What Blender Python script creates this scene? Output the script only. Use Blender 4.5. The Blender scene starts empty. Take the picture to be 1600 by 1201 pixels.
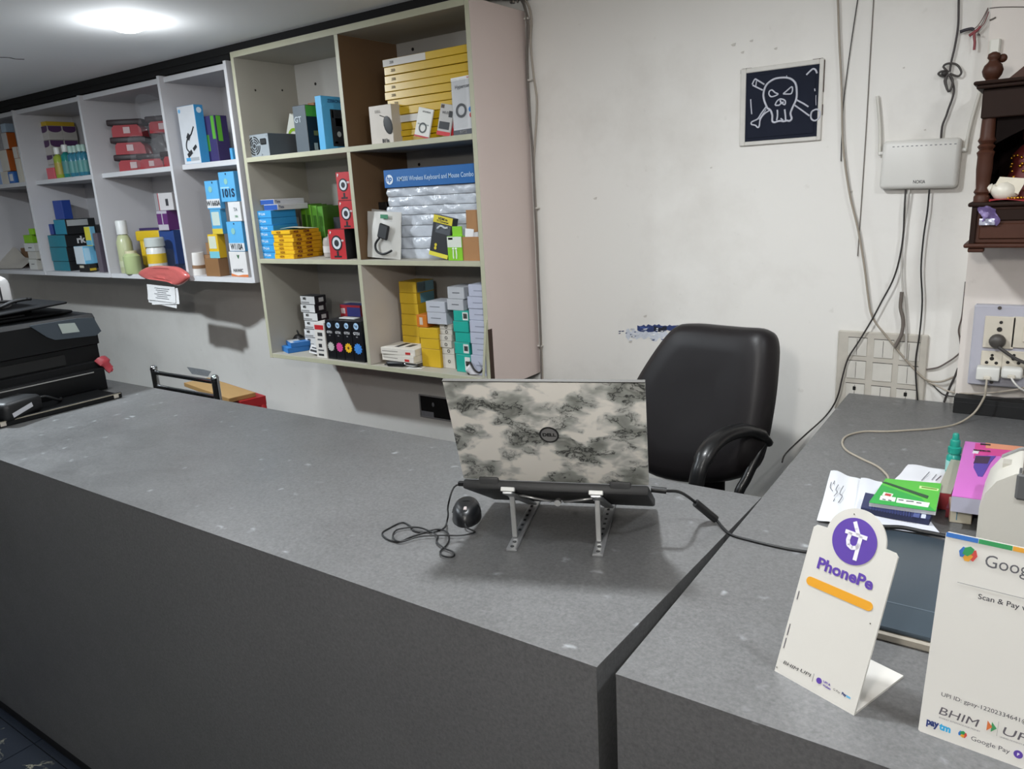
import bpy, bmesh, math, random
from mathutils import Vector, Matrix, Euler
random.seed(7)
R = math.radians
S = bpy.context.scene
COL = S.collection

# ------------------------------------------------------------------ camera, world, exposure
EYE = Vector((0, 0, 1.56)); FOC = 1193.1
YAW, PITCH, ROLL = R(-35.4306), R(-14.2693), R(-3.077)
FW = Vector((math.sin(YAW)*math.cos(PITCH), math.cos(YAW)*math.cos(PITCH), math.sin(PITCH)))
_r = Vector((math.cos(YAW), -math.sin(YAW), 0)); _u = _r.cross(FW)
RT = math.cos(ROLL)*_r + math.sin(ROLL)*_u
UP = -math.sin(ROLL)*_r + math.cos(ROLL)*_u
cam = bpy.data.cameras.new('camera'); camo = bpy.data.objects.new('camera', cam); COL.objects.link(camo)
cam.sensor_fit = 'HORIZONTAL'; cam.sensor_width = 36; cam.lens = FOC/1600*36; cam.clip_start = 0.02
mw = Matrix((RT, UP, -FW)).transposed().to_4x4(); mw.translation = EYE
camo.matrix_world = mw
S.camera = camo
wd = bpy.data.worlds.new('shop_front_daylight'); S.world = wd; wd.use_nodes = True
wd.node_tree.nodes['Background'].inputs[0].default_value = (0.82, 0.90, 1.0, 1)
wd.node_tree.nodes['Background'].inputs[1].default_value = 0.12
S.view_settings.view_transform = 'Standard'; S.view_settings.look = 'None'
S.view_settings.gamma = 1; S.view_settings.use_curve_mapping = False
S.view_settings.exposure = -0.24
LAMP_W = 6.0; BULB_W = 52.0

# ------------------------------------------------------------------ measuring: a photo pixel on a known plane of the place
def ray(x, y): return FW + (x-800)/FOC*RT - (y-600.5)/FOC*UP
def PY(x, y, Y): d = ray(x, y); return EYE + d*(Y/d.y)
def PZ(x, y, z): d = ray(x, y); return EYE + d*((z-EYE.z)/d.z)
def PX(x, y, X): d = ray(x, y); return EYE + d*(X/d.x)

# ------------------------------------------------------------------ materials
def lin(h):
    h = h.lstrip('#'); out = []
    for i in (0, 2, 4):
        c = int(h[i:i+2], 16)/255
        out.append(c/12.92 if c <= .04045 else ((c+.055)/1.055)**2.4)
    return (*out, 1)
_m = {}
def M(h, rough=.55, metal=0., var=0., scale=30., spec=.5, bump=0., emit=0., alpha=1., trans=0., coat=0.):
    k = (h, rough, metal, var, scale, spec, bump, emit, alpha, trans, coat)
    if k in _m: return _m[k]
    m = bpy.data.materials.new('surface_'+h); m.use_nodes = True
    nt = m.node_tree; b = nt.nodes['Principled BSDF']; I = b.inputs
    I['Base Color'].default_value = lin(h); I['Roughness'].default_value = rough; I['Metallic'].default_value = metal
    I['Specular IOR Level'].default_value = spec; I['Alpha'].default_value = alpha
    I['Transmission Weight'].default_value = trans; I['Coat Weight'].default_value = coat
    if emit:
        I['Emission Color'].default_value = lin(h); I['Emission Strength'].default_value = emit
    if var or bump:
        tc = nt.nodes.new('ShaderNodeTexCoord'); n = nt.nodes.new('ShaderNodeTexNoise')
        n.inputs['Scale'].default_value = scale; n.inputs['Detail'].default_value = 5
        nt.links.new(tc.outputs['Object'], n.inputs['Vector'])
        if var:
            mx = nt.nodes.new('ShaderNodeMix'); mx.data_type = 'RGBA'
            c = lin(h)
            mx.inputs[6].default_value = (*[v*(1-var) for v in c[:3]], 1); mx.inputs[7].default_value = (*[min(1, v*(1+var)) for v in c[:3]], 1)
            nt.links.new(n.outputs['Fac'], mx.inputs[0]); nt.links.new(mx.outputs[2], I['Base Color'])
        if bump:
            bp = nt.nodes.new('ShaderNodeBump'); bp.inputs['Strength'].default_value = bump; bp.inputs['Distance'].default_value = .004
            nt.links.new(n.outputs['Fac'], bp.inputs['Height']); nt.links.new(bp.outputs[0], I['Normal'])
    _m[k] = m
    return m
def nodes_mat(name):
    m = bpy.data.materials.new(name); m.use_nodes = True
    return m, m.node_tree, m.node_tree.nodes['Principled BSDF'].inputs
def N(nt, t, **kw):
    n = nt.nodes.new('ShaderNode'+t)
    for k, v in kw.items():
        if k in n.inputs.keys(): n.inputs[k].default_value = v
        else: setattr(n, k, v)
    return n
def ramp(nt, stops, src):
    r = nt.nodes.new('ShaderNodeValToRGB'); e = r.color_ramp.elements
    while len(e) > 1: e.remove(e[0])
    e[0].position = stops[0][0]; e[0].color = stops[0][1]
    for p, c in stops[1:]:
        q = e.new(p); q.color = c
    nt.links.new(src, r.inputs[0]); return r
def mixc(nt, fac, a, b):
    mx = nt.nodes.new('ShaderNodeMix'); mx.data_type = 'RGBA'
    for s, v in ((0, fac), (6, a), (7, b)):
        if hasattr(v, 'links'): nt.links.new(v, mx.inputs[s])
        else: mx.inputs[s].default_value = v
    return mx.outputs[2]

def wall_material(name, base, grime, amount=.5, sc=3.):
    m, nt, I = nodes_mat(name)
    tc = N(nt, 'TexCoord')
    n1 = N(nt, 'TexNoise', Scale=sc, Detail=6, Roughness=.62); nt.links.new(tc.outputs['Object'], n1.inputs['Vector'])
    n2 = N(nt, 'TexNoise', Scale=sc*9, Detail=4); nt.links.new(tc.outputs['Object'], n2.inputs['Vector'])
    r1 = ramp(nt, [(.5, (0, 0, 0, 1)), (.78, (amount, amount, amount, 1))], n1.outputs['Fac'])
    c = mixc(nt, r1.outputs[0], lin(base), lin(grime))
    r2 = ramp(nt, [(.68, (0, 0, 0, 1)), (.8, (.35, .35, .35, 1))], n2.outputs['Fac'])
    c = mixc(nt, r2.outputs[0], c, lin(grime))
    nt.links.new(c, I['Base Color']); I['Roughness'].default_value = .6
    bp = N(nt, 'Bump', Strength=.15, Distance=.004); nt.links.new(n2.outputs['Fac'], bp.inputs['Height']); nt.links.new(bp.outputs[0], I['Normal'])
    return m
def laminate_material(dust=True):
    m, nt, I = nodes_mat('grey_brushed_laminate')
    tc = N(nt, 'TexCoord')
    mp = N(nt, 'Mapping'); mp.inputs['Scale'].default_value = (1, 1, 1); nt.links.new(tc.outputs['Object'], mp.inputs[0])
    n1 = N(nt, 'TexNoise', Scale=5., Detail=7, Roughness=.7); nt.links.new(mp.outputs[0], n1.inputs['Vector'])
    n2 = N(nt, 'TexNoise', Scale=160., Detail=2); nt.links.new(mp.outputs[0], n2.inputs['Vector'])
    c = mixc(nt, n1.outputs['Fac'], lin('303234'), lin('46484b'))
    c = mixc(nt, .16, c, n2.outputs['Color'])
    wn = N(nt, 'TexNoise', Scale=30., Detail=3); nt.links.new(mp.outputs[0], wn.inputs['Vector'])
    wa = N(nt, 'MixRGB', blend_type='ADD'); wa.inputs[0].default_value = .05
    nt.links.new(mp.outputs[0], wa.inputs[1]); nt.links.new(wn.outputs['Color'], wa.inputs[2])
    v = N(nt, 'TexVoronoi', voronoi_dimensions='2D', Scale=15.); nt.links.new(wa.outputs[0], v.inputs['Vector'])
    r0 = ramp(nt, [(0., (.9, .9, .9, 1)), (.05, (.5, .5, .5, 1)), (.13, (0, 0, 0, 1))], v.outputs['Distance'])
    sp = N(nt, 'SeparateColor'); nt.links.new(v.outputs['Color'], sp.inputs[0])
    pick = ramp(nt, [(.68, (0, 0, 0, 1)), (.95, (1, 1, 1, 1))], sp.outputs[0])
    r = N(nt, 'MixRGB', blend_type='MULTIPLY'); r.inputs[0].default_value = 1; nt.links.new(r0.outputs[0], r.inputs[1]); nt.links.new(pick.outputs[0], r.inputs[2])
    hs = N(nt, 'HueSaturation', Saturation=0.); nt.links.new(c, hs.inputs['Color'])
    c = mixc(nt, r.outputs[0], hs.outputs[0], lin('a3a6a8')) if dust else hs.outputs[0]
    nt.links.new(c, I['Base Color'])
    rr = ramp(nt, [(.3, (.30, .30, .30, 1)), (.75, (.52, .52, .52, 1))], n1.outputs['Fac']); nt.links.new(rr.outputs[0], I['Roughness'])
    bp = N(nt, 'Bump', Strength=.06, Distance=.001); nt.links.new(n2.outputs['Fac'], bp.inputs['Height']); nt.links.new(bp.outputs[0], I['Normal'])
    return m
def marble_material():
    m, nt, I = nodes_mat('white_grey_marble_skin')
    tc = N(nt, 'TexCoord')
    mp = N(nt, 'Mapping'); mp.inputs['Rotation'].default_value = (0, R(-22), 0); mp.inputs['Scale'].default_value = (15, 15, 23); mp.inputs['Location'].default_value = (1.7, 0, .6)
    nt.links.new(tc.outputs['Object'], mp.inputs[0])
    w = N(nt, 'TexNoise', Scale=1.2, Detail=3); nt.links.new(mp.outputs[0], w.inputs['Vector'])
    ad = N(nt, 'MixRGB', blend_type='ADD'); ad.inputs[0].default_value = .9
    nt.links.new(mp.outputs[0], ad.inputs[1]); nt.links.new(w.outputs['Color'], ad.inputs[2])
    n1 = N(nt, 'TexNoise', Scale=.85, Detail=3.0, Roughness=.5); nt.links.new(ad.outputs[0], n1.inputs['Vector'])
    r1 = ramp(nt, [(.41, lin('e6e1d7')), (.47, lin('c0bfb8')), (.52, lin('9c9d96')), (.6, lin('777972')), (.66, lin('a5a49d')), (.72, lin('e0dbd2'))], n1.outputs['Fac'])
    # dark cracked veins that run inside the grey clouds
    n2 = N(nt, 'TexNoise', Scale=1.1, Detail=9, Roughness=.68); nt.links.new(ad.outputs[0], n2.inputs['Vector'])
    s = N(nt, 'Math', operation='SUBTRACT'); nt.links.new(n2.outputs['Fac'], s.inputs[0]); s.inputs[1].default_value = .5
    a = N(nt, 'Math', operation='ABSOLUTE'); nt.links.new(s.outputs[0], a.inputs[0])
    r2 = ramp(nt, [(0., (1, 1, 1, 1)), (.010, (.8, .8, .8, 1)), (.022, (0, 0, 0, 1))], a.outputs[0])
    msk = ramp(nt, [(.43, (0, 0, 0, 1)), (.52, (1, 1, 1, 1))], n1.outputs['Fac'])
    mu = N(nt, 'Math', operation='MULTIPLY'); nt.links.new(r2.outputs[0], mu.inputs[0]); nt.links.new(msk.outputs[0], mu.inputs[1])
    c = mixc(nt, mu.outputs[0], r1.outputs[0], lin('20211f'))
    nt.links.new(c, I['Base Color']); I['Roughness'].default_value = .38
    return m
def floor_material():
    m, nt, I = nodes_mat('dark_blue_marble_tile')
    tc = N(nt, 'TexCoord')
    n0 = N(nt, 'TexNoise', Scale=2., Detail=4); nt.links.new(tc.outputs['Object'], n0.inputs['Vector'])
    ad = N(nt, 'MixRGB', blend_type='ADD'); ad.inputs[0].default_value = .5
    nt.links.new(tc.outputs['Object'], ad.inputs[1]); nt.links.new(n0.outputs['Color'], ad.inputs[2])
    n = N(nt, 'TexNoise', Scale=4., Detail=8, Roughness=.65); nt.links.new(ad.outputs[0], n.inputs['Vector'])
    s = N(nt, 'Math', operation='SUBTRACT'); nt.links.new(n.outputs['Fac'], s.inputs[0]); s.inputs[1].default_value = .52
    a = N(nt, 'Math', operation='ABSOLUTE'); nt.links.new(s.outputs[0], a.inputs[0])
    r = ramp(nt, [(0., (1, 1, 1, 1)), (.014, (0, 0, 0, 1))], a.outputs[0])
    r3 = ramp(nt, [(.5, (0, 0, 0, 1)), (.62, (1, 1, 1, 1))], n0.outputs['Fac'])
    mu = N(nt, 'Math', operation='MULTIPLY'); nt.links.new(r.outputs[0], mu.inputs[0]); nt.links.new(r3.outputs[0], mu.inputs[1])
    nt.links.new(mixc(nt, mu.outputs[0], lin('20252e'), lin('b9b39a')), I['Base Color']); I['Roughness'].default_value = .25
    return m
def plastic_film(name='clear_plastic_film', tint=(.45, .46, .48, 1), fac=.1, rough=.12):
    m = bpy.data.materials.new(name); m.use_nodes = True; nt = m.node_tree
    b = nt.nodes['Principled BSDF']; b.inputs['Base Color'].default_value = tint; b.inputs['Roughness'].default_value = rough
    t = nt.nodes.new('ShaderNodeBsdfTransparent'); x = nt.nodes.new('ShaderNodeMixShader'); x.inputs[0].default_value = fac
    tc = N(nt, 'TexCoord'); n = N(nt, 'TexNoise', Scale=38., Detail=3); nt.links.new(tc.outputs['Object'], n.inputs['Vector'])
    bp = N(nt, 'Bump', Strength=.8, Distance=.006); nt.links.new(n.outputs['Fac'], bp.inputs['Height']); nt.links.new(bp.outputs[0], b.inputs['Normal'])
    nt.links.new(t.outputs[0], x.inputs[1]); nt.links.new(b.outputs[0], x.inputs[2])
    nt.links.new(x.outputs[0], nt.nodes['Material Output'].inputs[0])
    return m

# ------------------------------------------------------------------ mesh helpers
class G:
    """collects shapes into one bmesh; build() links them as ONE mesh object"""
    def __init__(s): s.bm = bmesh.new()
    def _merge(s, b2, mat=0, mtx=None):
        if mtx is not None: bmesh.ops.transform(b2, matrix=mtx, verts=b2.verts)
        me = bpy.data.meshes.new('tmp')
        for f in b2.faces: f.material_index = mat if mat >= 0 else f.material_index
        b2.to_mesh(me); b2.free(); s.bm.from_mesh(me); bpy.data.meshes.remove(me); return s
    def box(s, x0, x1, y0, y1, z0, z1, mat=0, bev=0., seg=1, mtx=None, faces=None):
        b = bmesh.new(); bmesh.ops.create_cube(b, size=1)
        for v in b.verts:
            v.co = Vector(((x0+x1)/2+v.co.x*(x1-x0), (y0+y1)/2+v.co.y*(y1-y0), (z0+z1)/2+v.co.z*(z1-z0)))
        b.normal_update()
        if bev: bmesh.ops.bevel(b, geom=list(b.edges), offset=bev, segments=seg, affect='EDGES', profile=.5)
        b.normal_update()
        if faces:     # faces: (front -y, right +x, top +z) material slots
            for f in b.faces:
                n = f.normal
                f.material_index = faces[0] if n.y < -.8 else faces[1] if n.x > .8 else faces[2] if n.z > .8 else 0
            mat = -1
        return s._merge(b, mat, mtx)
    def cyl(s, p0, p1, r0, r1=None, seg=16, mat=0, caps=True):
        p0, p1 = Vector(p0), Vector(p1); r1 = r0 if r1 is None else r1
        b = bmesh.new(); bmesh.ops.create_cone(b, cap_ends=caps, segments=seg, radius1=r0, radius2=r1, depth=(p1-p0).length)
        q = (p1-p0).to_track_quat('Z', 'Y').to_matrix().to_4x4(); q.translation = (p0+p1)/2
        return s._merge(b, mat, q)
    def ball(s, c, r, mat=0, sc=(1, 1, 1), seg=14, mtx=None):
        b = bmesh.new(); bmesh.ops.create_uvsphere(b, u_segments=seg, v_segments=max(6, seg*2//3), radius=r)
        for v in b.verts: v.co = Vector((v.co.x*sc[0]+c[0], v.co.y*sc[1]+c[1], v.co.z*sc[2]+c[2]))
        return s._merge(b, mat, mtx)
    def tube(s, pts, r, seg=8, mat=0, smooth=4, flat=1., caps=True):
        P = [Vector(p) for p in pts]
        if smooth and len(P) > 2:
            Q = []
            for i in range(len(P)-1):
                a, b, c, d = P[max(i-1, 0)], P[i], P[i+1], P[min(i+2, len(P)-1)]
                for k in range(smooth):
                    t = k/smooth
                    Q.append(.5*((2*b)+(-a+c)*t+(2*a-5*b+4*c-d)*t*t+(-a+3*b-3*c+d)*t**3))
            P = Q+[P[-1]]
        bm = s.bm; rings = []; up = Vector((0, 0, 1)); prev = None
        for i, p in enumerate(P):
            t = (P[min(i+1, len(P)-1)]-P[max(i-1, 0)])
            if t.length < 1e-9: t = Vector((0, 0, 1))
            t.normalize()
            n = prev - t*prev.dot(t) if prev else (up - t*up.dot(t) if abs(t.z) < .95 else Vector((1, 0, 0)) - t*t.x)
            if n.length < 1e-6: n = t.orthogonal()
            n.normalize(); prev = n; bn = t.cross(n)
            rr = r[min(i, len(r)-1)] if isinstance(r, (list, tuple)) else r
            rings.append([bm.verts.new(p + rr*(math.cos(a)*n*flat + math.sin(a)*bn)) for a in [2*math.pi*k/seg for k in range(seg)]])
        for a, b in zip(rings, rings[1:]):
            for k in range(seg):
                f = bm.faces.new((a[k], a[(k+1) % seg], b[(k+1) % seg], b[k])); f.material_index = mat; f.smooth = True
        if caps:
            for q, rev in ((rings[0], 1), (rings[-1], 0)):
                f = bm.faces.new(list(reversed(q)) if rev else q); f.material_index = mat
        return s
    def lathe(s, prof, c=(0, 0, 0), seg=20, mat=0, mtx=None):
        b = bmesh.new(); rings = []
        for r_, z in prof:
            rings.append([b.verts.new((c[0]+max(r_, 1e-4)*math.cos(2*math.pi*k/seg), c[1]+max(r_, 1e-4)*math.sin(2*math.pi*k/seg), c[2]+z)) for k in range(seg)])
        for p, q in zip(rings, rings[1:]):
            for k in range(seg): b.faces.new((p[k], p[(k+1) % seg], q[(k+1) % seg], q[k]))
        b.faces.new(list(reversed(rings[0]))); b.faces.new(rings[-1])
        return s._merge(b, mat, mtx)
    def prism(s, poly, t0, t1, mtx=None, mat=0):
        """polygon in local x,y extruded along local z from t0 to t1"""
        b = bmesh.new()
        lo = [b.verts.new((x, y, t0)) for x, y in poly]; hi = [b.verts.new((x, y, t1)) for x, y in poly]
        b.faces.new(list(reversed(lo))); b.faces.new(hi)
        for k in range(len(poly)): b.faces.new((lo[k], lo[(k+1) % len(poly)], hi[(k+1) % len(poly)], hi[k]))
        bmesh.ops.recalc_face_normals(b, faces=b.faces)
        return s._merge(b, mat, mtx)
    def sheet(s, fn, nu, nv, th=0., mat=0, off=None):
        """surface fn(u,v) on a grid, given a thickness th along its own normals"""
        b = bmesh.new()
        V = [[b.verts.new(fn(i/nu, j/nv)) for j in range(nv+1)] for i in range(nu+1)]
        for i in range(nu):
            for j in range(nv): b.faces.new((V[i][j], V[i+1][j], V[i+1][j+1], V[i][j+1]))
        if th:
            b.normal_update()
            bmesh.ops.solidify(b, geom=list(b.faces), thickness=th)
        for f in b.faces: f.smooth = True
        return s._merge(b, mat)
    def build(s, name, mats, parent=None, smooth=None, loc=None, rot=None):
        me = bpy.data.meshes.new(name); s.bm.to_mesh(me); s.bm.free()
        for m in (mats if isinstance(mats, (list, tuple)) else [mats]): me.materials.append(m)
        if smooth is not None:
            for p in me.polygons: p.use_smooth = True
            me.set_sharp_from_angle(angle=R(smooth))
        return link(name, me, parent, loc, rot)
def pillow(P, n, df, db, rings=((1., 0.), (.97, .42), (.9, .68), (.78, .86), (.58, .96), (.3, 1.)), g=None, mat=0):
    """closed cushion over a planar outline P, swelling df along n and db against it"""
    c = sum(P, Vector())/len(P); b = bmesh.new(); m = len(P)
    base = [b.verts.new(p) for p in P]
    for s_, dd in ((1, df), (-1, db)):
        prev = base
        for k, (f, hgt) in enumerate(rings[1:]):
            cur = [b.verts.new(c+(p-c)*f+n*(s_*dd*hgt)) for p in P]
            for i in range(m): b.faces.new((prev[i], prev[(i+1) % m], cur[(i+1) % m], cur[i]))
            prev = cur
        b.faces.new(prev)
    bmesh.ops.recalc_face_normals(b, faces=b.faces)
    for f in b.faces: f.smooth = True
    return (g or G())._merge(b, mat)
def smooth_loop(P, k=3):
    Q = []; n = len(P)
    for i in range(n):
        a, b, c, d = P[i-1], P[i], P[(i+1) % n], P[(i+2) % n]
        for j in range(k):
            t = j/k; Q.append(.5*((2*b)+(-a+c)*t+(2*a-5*b+4*c-d)*t*t+(-a+3*b-3*c+d)*t**3))
    return Q
def in_parent(g, par):
    """shapes given in room coordinates, turned into the parent's own"""
    m = Matrix.Translation(par.location)@par.rotation_euler.to_matrix().to_4x4()
    bmesh.ops.transform(g.bm, matrix=m.inverted(), verts=g.bm.verts); return g
def link(name, me, parent=None, loc=None, rot=None):
    o = bpy.data.objects.new(name, me); COL.objects.link(o)
    if parent is not None: o.parent = parent
    if loc is not None: o.location = loc
    if rot is not None: o.rotation_euler = rot
    return o
def tag(o, label, cat, group=None):
    o['label'] = label; o['category'] = cat
    if group: o['group'] = group
    return o
def thing(name, label, cat, loc=(0, 0, 0), rot=(0, 0, 0), group=None):
    o = link(name, None, None, loc, rot); o.empty_display_size = .05
    return tag(o, label, cat, group)
def struct(o): o['kind'] = 'structure'; return o
ORD = ['topmost', 'second', 'third', 'fourth', 'fifth', 'sixth', 'seventh', 'eighth', 'ninth', 'tenth', 'eleventh', 'twelfth', 'thirteenth']
def ordinal(i, n, what='stack'):
    if i == 0: return 'topmost of its '+what
    if i == n-1: return 'lowest of its '+what
    return ORD[i]+' from top of its '+what
_tc = {}
def text_mesh(txt, size, bold=0.):
    k = (txt, size, bold)
    if k in _tc: return _tc[k]
    c = bpy.data.curves.new('t', 'FONT'); c.body = txt; c.size = size; c.align_x = 'CENTER'; c.align_y = 'CENTER'
    c.resolution_u = 3; c.offset = bold*size; c.fill_mode = 'FRONT'
    o = bpy.data.objects.new('t', c); COL.objects.link(o)
    dg = bpy.context.evaluated_depsgraph_get(); me = bpy.data.meshes.new_from_object(o.evaluated_get(dg))
    bpy.data.objects.remove(o); bpy.data.curves.remove(c)
    _tc[k] = me; return me
def lettering(txt, size, parent, mtx, mat, bold=0., sx=1., name='lettering', width=None, shear=0.):
    me = text_mesh(txt, size, bold).copy(); me.materials.clear(); me.materials.append(mat)
    if width:
        xs = [v.co.x for v in me.vertices]
        if xs and max(xs) > min(xs): sx = width/(max(xs)-min(xs))
    for v in me.vertices: v.co.x = v.co.x*sx + shear*v.co.y
    o = link(name, me, parent); o.matrix_local = mtx
    return o
def face_mtx(face, w, d, h, u, v, off=.0008):
    """local frame (x right, y up, z out) on a face of a box w x d x h standing on its origin"""
    if face == 'F': o, ax, ay, az = Vector((-w/2+u*w, -d/2-off, v*h)), Vector((1, 0, 0)), Vector((0, 0, 1)), Vector((0, -1, 0))
    if face == 'R': o, ax, ay, az = Vector((w/2+off, -d/2+u*d, v*h)), Vector((0, 1, 0)), Vector((0, 0, 1)), Vector((1, 0, 0))
    if face == 'T': o, ax, ay, az = Vector((-w/2+u*w, -d/2+v*d, h+off)), Vector((1, 0, 0)), Vector((0, 1, 0)), Vector((0, 0, 1))
    m = Matrix((ax, ay, az)).transposed().to_4x4(); m.translation = o; return m
def fdim(face, w, d, h): return {'F': (w, h), 'R': (d, h), 'T': (w, d)}[face]
def decorate(o, w, d, h, panels=(), texts=(), discs=()):
    nd = 0
    for p in panels:                      # (face, u0, v0, u1, v1, hex[, name])
        f, u0, v0, u1, v1, hx = p[:6]; W, H = fdim(f, w, d, h)
        m = face_mtx(f, w, d, h, 0, 0, 0)
        g = G().prism([(u0*W, v0*H), (u1*W, v0*H), (u1*W, v1*H), (u0*W, v1*H)], 0, .0006)
        c = g.build(p[6] if len(p) > 6 else 'printed_panel', M(hx, .5), o); c.matrix_local = m
    for q in discs:                       # (face, u, v, radius, hex[, inner_radius])
        f, u, v, r_, hx = q[:5]; inner = q[5] if len(q) > 5 else 0
        g = G(); n = 20
        if inner:
            for k in range(n):
                a0, a1 = 2*math.pi*k/n, 2*math.pi*(k+1)/n
                g.prism([(math.cos(a0)*inner, math.sin(a0)*inner), (math.cos(a0)*r_, math.sin(a0)*r_), (math.cos(a1)*r_, math.sin(a1)*r_), (math.cos(a1)*inner, math.sin(a1)*inner)], 0, .0004)
        else: g.prism([(math.cos(2*math.pi*k/n)*r_, math.sin(2*math.pi*k/n)*r_) for k in range(n)], 0, .0004)
        c = g.build('printed_disc', M(hx, .5), o); c.matrix_local = face_mtx(f, w, d, h, u, v, .0007+.0003*nd); nd += 1
    for t in texts:                       # (face, u, v, string, size, hex[, bold[, width]])
        f, u, v, s_, sz, hx = t[:6]
        lettering(s_, sz, o, face_mtx(f, w, d, h, u, v, .0013), M(hx, .5), t[6] if len(t) > 6 else .02, width=t[7] if len(t) > 7 else None)
def crate(name, label, cat, w, d, h, loc, front, side=None, top=None, rot=(0, 0, 0), group=None, bev=.0012, rough=.45, coat=0., body=None, **deco):
    side = side or front; top = top or front
    mats = [M(body or side, rough, coat=coat, var=.06), M(front, rough, coat=coat, var=.06), M(side, rough, coat=coat, var=.06), M(top, rough, coat=coat, var=.06)]
    o = G().box(-w/2, w/2, -d/2, d/2, 0, h, bev=min(bev, h/5, w/5), faces=(1, 2, 3)).build(name, mats, None, None, loc, rot)
    tag(o, label, cat, group)
    decorate(o, w, d, h, **deco)
    return o
def carton(name, label, cat, x0, x1, Y, base, ytop, front, side=None, top=None, x2=None, d=.1, ybot=None, rz=0., **kw):
    """a box standing on height base whose front face spans photo columns x0..x1 at depth Y and reaches row ytop"""
    ym = ((ybot or ytop+30)+ytop)/2
    a, b = PY(x0, ym, Y), PY(x1, ym, Y); h = PY((x0+x1)/2, ytop, Y).z-base; w = b.x-a.x
    if x2: d = PX(x2, ym, b.x).y-Y
    d = min(max(d, .012), 2.292-Y)
    return crate(name, label, cat, w, d, h, ((a.x+b.x)/2, Y+d/2, base), front, side, top, rot=(0, 0, rz), **kw)
def pile(name, fmt, cat, x0, x1, Y, base, rows, front, side=None, top=None, x2=None, d=.1, group=None, what='stack', jit=.004, per=None, gap=.0006, **kw):
    """a stack: rows = photo rows of the box tops, from the lowest box up"""
    ym = sum(rows)/len(rows); a, b = PY(x0, ym, Y), PY(x1, ym, Y); w = b.x-a.x
    if x2: d = PX(x2, ym, b.x).y-Y
    d = min(max(d, .012), 2.288-Y)
    z = base; out = []; n = len(rows)
    for i, ry in enumerate(rows):
        zt = PY((x0+x1)/2, ry, Y).z; h = max(.006, zt-z)
        k = dict(kw); fr, sd, tp = front, side, top
        if per and i in per:
            q = dict(per[i]); fr = q.pop('front', fr); sd = q.pop('side', sd); tp = q.pop('top', tp); k.update(q)
        jx = random.uniform(-jit, jit); jy = random.uniform(0, jit)
        out.append(crate(name, fmt+', '+ordinal(n-1-i, n, what), cat, w, d, h-gap, ((a.x+b.x)/2+jx, min(Y+d/2+jy, 2.29-d/2), z), fr, sd, tp, rot=(0, 0, random.uniform(-jit, jit)*4), group=group, **k))
        z += h
    return out

# ================================================================== the setting
BX1_ = -1.509; YW = 2.31; YF = 2.003; ZC = .94; CEIL = 2.16
white_wall = wall_material('painted_plaster', 'e4e1db', 'b0a89e', .32, 2.6)
wall_plain = M('cdc9c4', .7, var=.05, scale=3)
lam = laminate_material(False); lam_top = laminate_material()
w = struct(G().box(-6.6, 1.5, YW, YW+.15, 0, 2.62).build('wall_back', white_wall))
struct(G().box(-6.75, -6.6, -2.6, YW+.15, 0, 2.62).build('wall_left', wall_plain))
struct(G().box(1.5, 1.65, -2.6, YW+.15, 0, 2.62).build('wall_right', wall_plain))
struct(G().box(-6.75, 1.65, -2.9, YW+.15, 2.62, 2.75).build('ceiling', M('2a2a2c', .9)))
cl = struct(G().box(-6.6, 1.5, -2.6, 2.018, CEIL, CEIL+.03).box(-1.49, 1.5, 2.018, YW, CEIL, CEIL+.03).build('ceiling', M('eff1f2', .8, var=.03, scale=2)))
G().tube([PZ(0, 89.5, CEIL-.0005), PZ(14, 90, CEIL-.0005), PZ(24, 92, CEIL-.0005), PZ(38, 92.5, CEIL-.0005)], .0035, 5, flat=.3).build('crack', M('141416', .9), cl)
fl = struct(G().box(-6.75, 1.65, -2.9, YW+.15, -.1, -.006).build('floor', M('0c0e12', .8)))
fm = floor_material()
fg = None
for i in range(14):
    for j in range(9):
        x0, y0 = -6.6+i*.6, -2.6+j*.56
        x1, y1 = min(x0+.597, 1.5), min(y0+.557, YW)
        if x1-x0 > .05 and y1-y0 > .05:
            G().box(x0, x1, y0, y1, -.006, 0).build('floor_tile', fm, fl)
# square pillar that carries the shrine and the switchboard
pil_x = PY(1522, 300, 2.25).x
pl = struct(G().box(pil_x, 1.5, 2.25, YW, 0, 2.62).build('wall_pillar', wall_material('pillar_plaster', 'ddd5cd', 'a79b93', .35, 3.)))
# faint plaster joint over the shrine
G().tube([PY(1546, 13, 2.2495), PY(1560, 11.5, 2.2495), PY(1578, 11, 2.2495), PY(1600, 11, 2.2495), PY(1640, 11, 2.2495)], .0012, 5).build('plaster_crack', M('6a645e', .9), pl)
G().tube([PY(1546, 32, 2.2495), PY(1553, 29, 2.2495), PY(1556, 27, 2.2495)], .0022, 5).build('plaster_crack', M('6a645e', .9), pl)
# patch of old blue paint where the white coat has come off
def paint_patch(pts, hx, parent=w, Y=YW, t=.0012):
    P = [PY(x, y, Y) for x, y in pts]; m = Matrix(((1, 0, 0, 0), (0, 0, -1, Y), (0, 1, 0, 0), (0, 0, 0, 1)))
    return G().prism([(p.x, p.z) for p in P], 0, t, m).build('peeled_paint', M(hx, .7, var=.25, scale=90), parent)
def ragged(x0, x1, y0, y1, hx, n=16, t=.0012, amp=.35):
    top = [(x0+(x1-x0)*k/n, y0+(y1-y0)*amp*random.random()) for k in range(n+1)]
    bot = [(x1-(x1-x0)*k/n, y1-(y1-y0)*amp*random.random()) for k in range(n+1)]
    return paint_patch(top+bot, hx, t=t)
ragged(978, 1066, 511, 534, 'c6cad2', 22, .0006, .55)
ragged(996, 1063, 506, 519, '2b3a6a', 20, .0012, .3)
ragged(1022, 1042, 508, 519, '141828', 8, .0018, .4)
ragged(1000, 1014, 509, 515, '3f5590', 6, .0018, .5)
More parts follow.
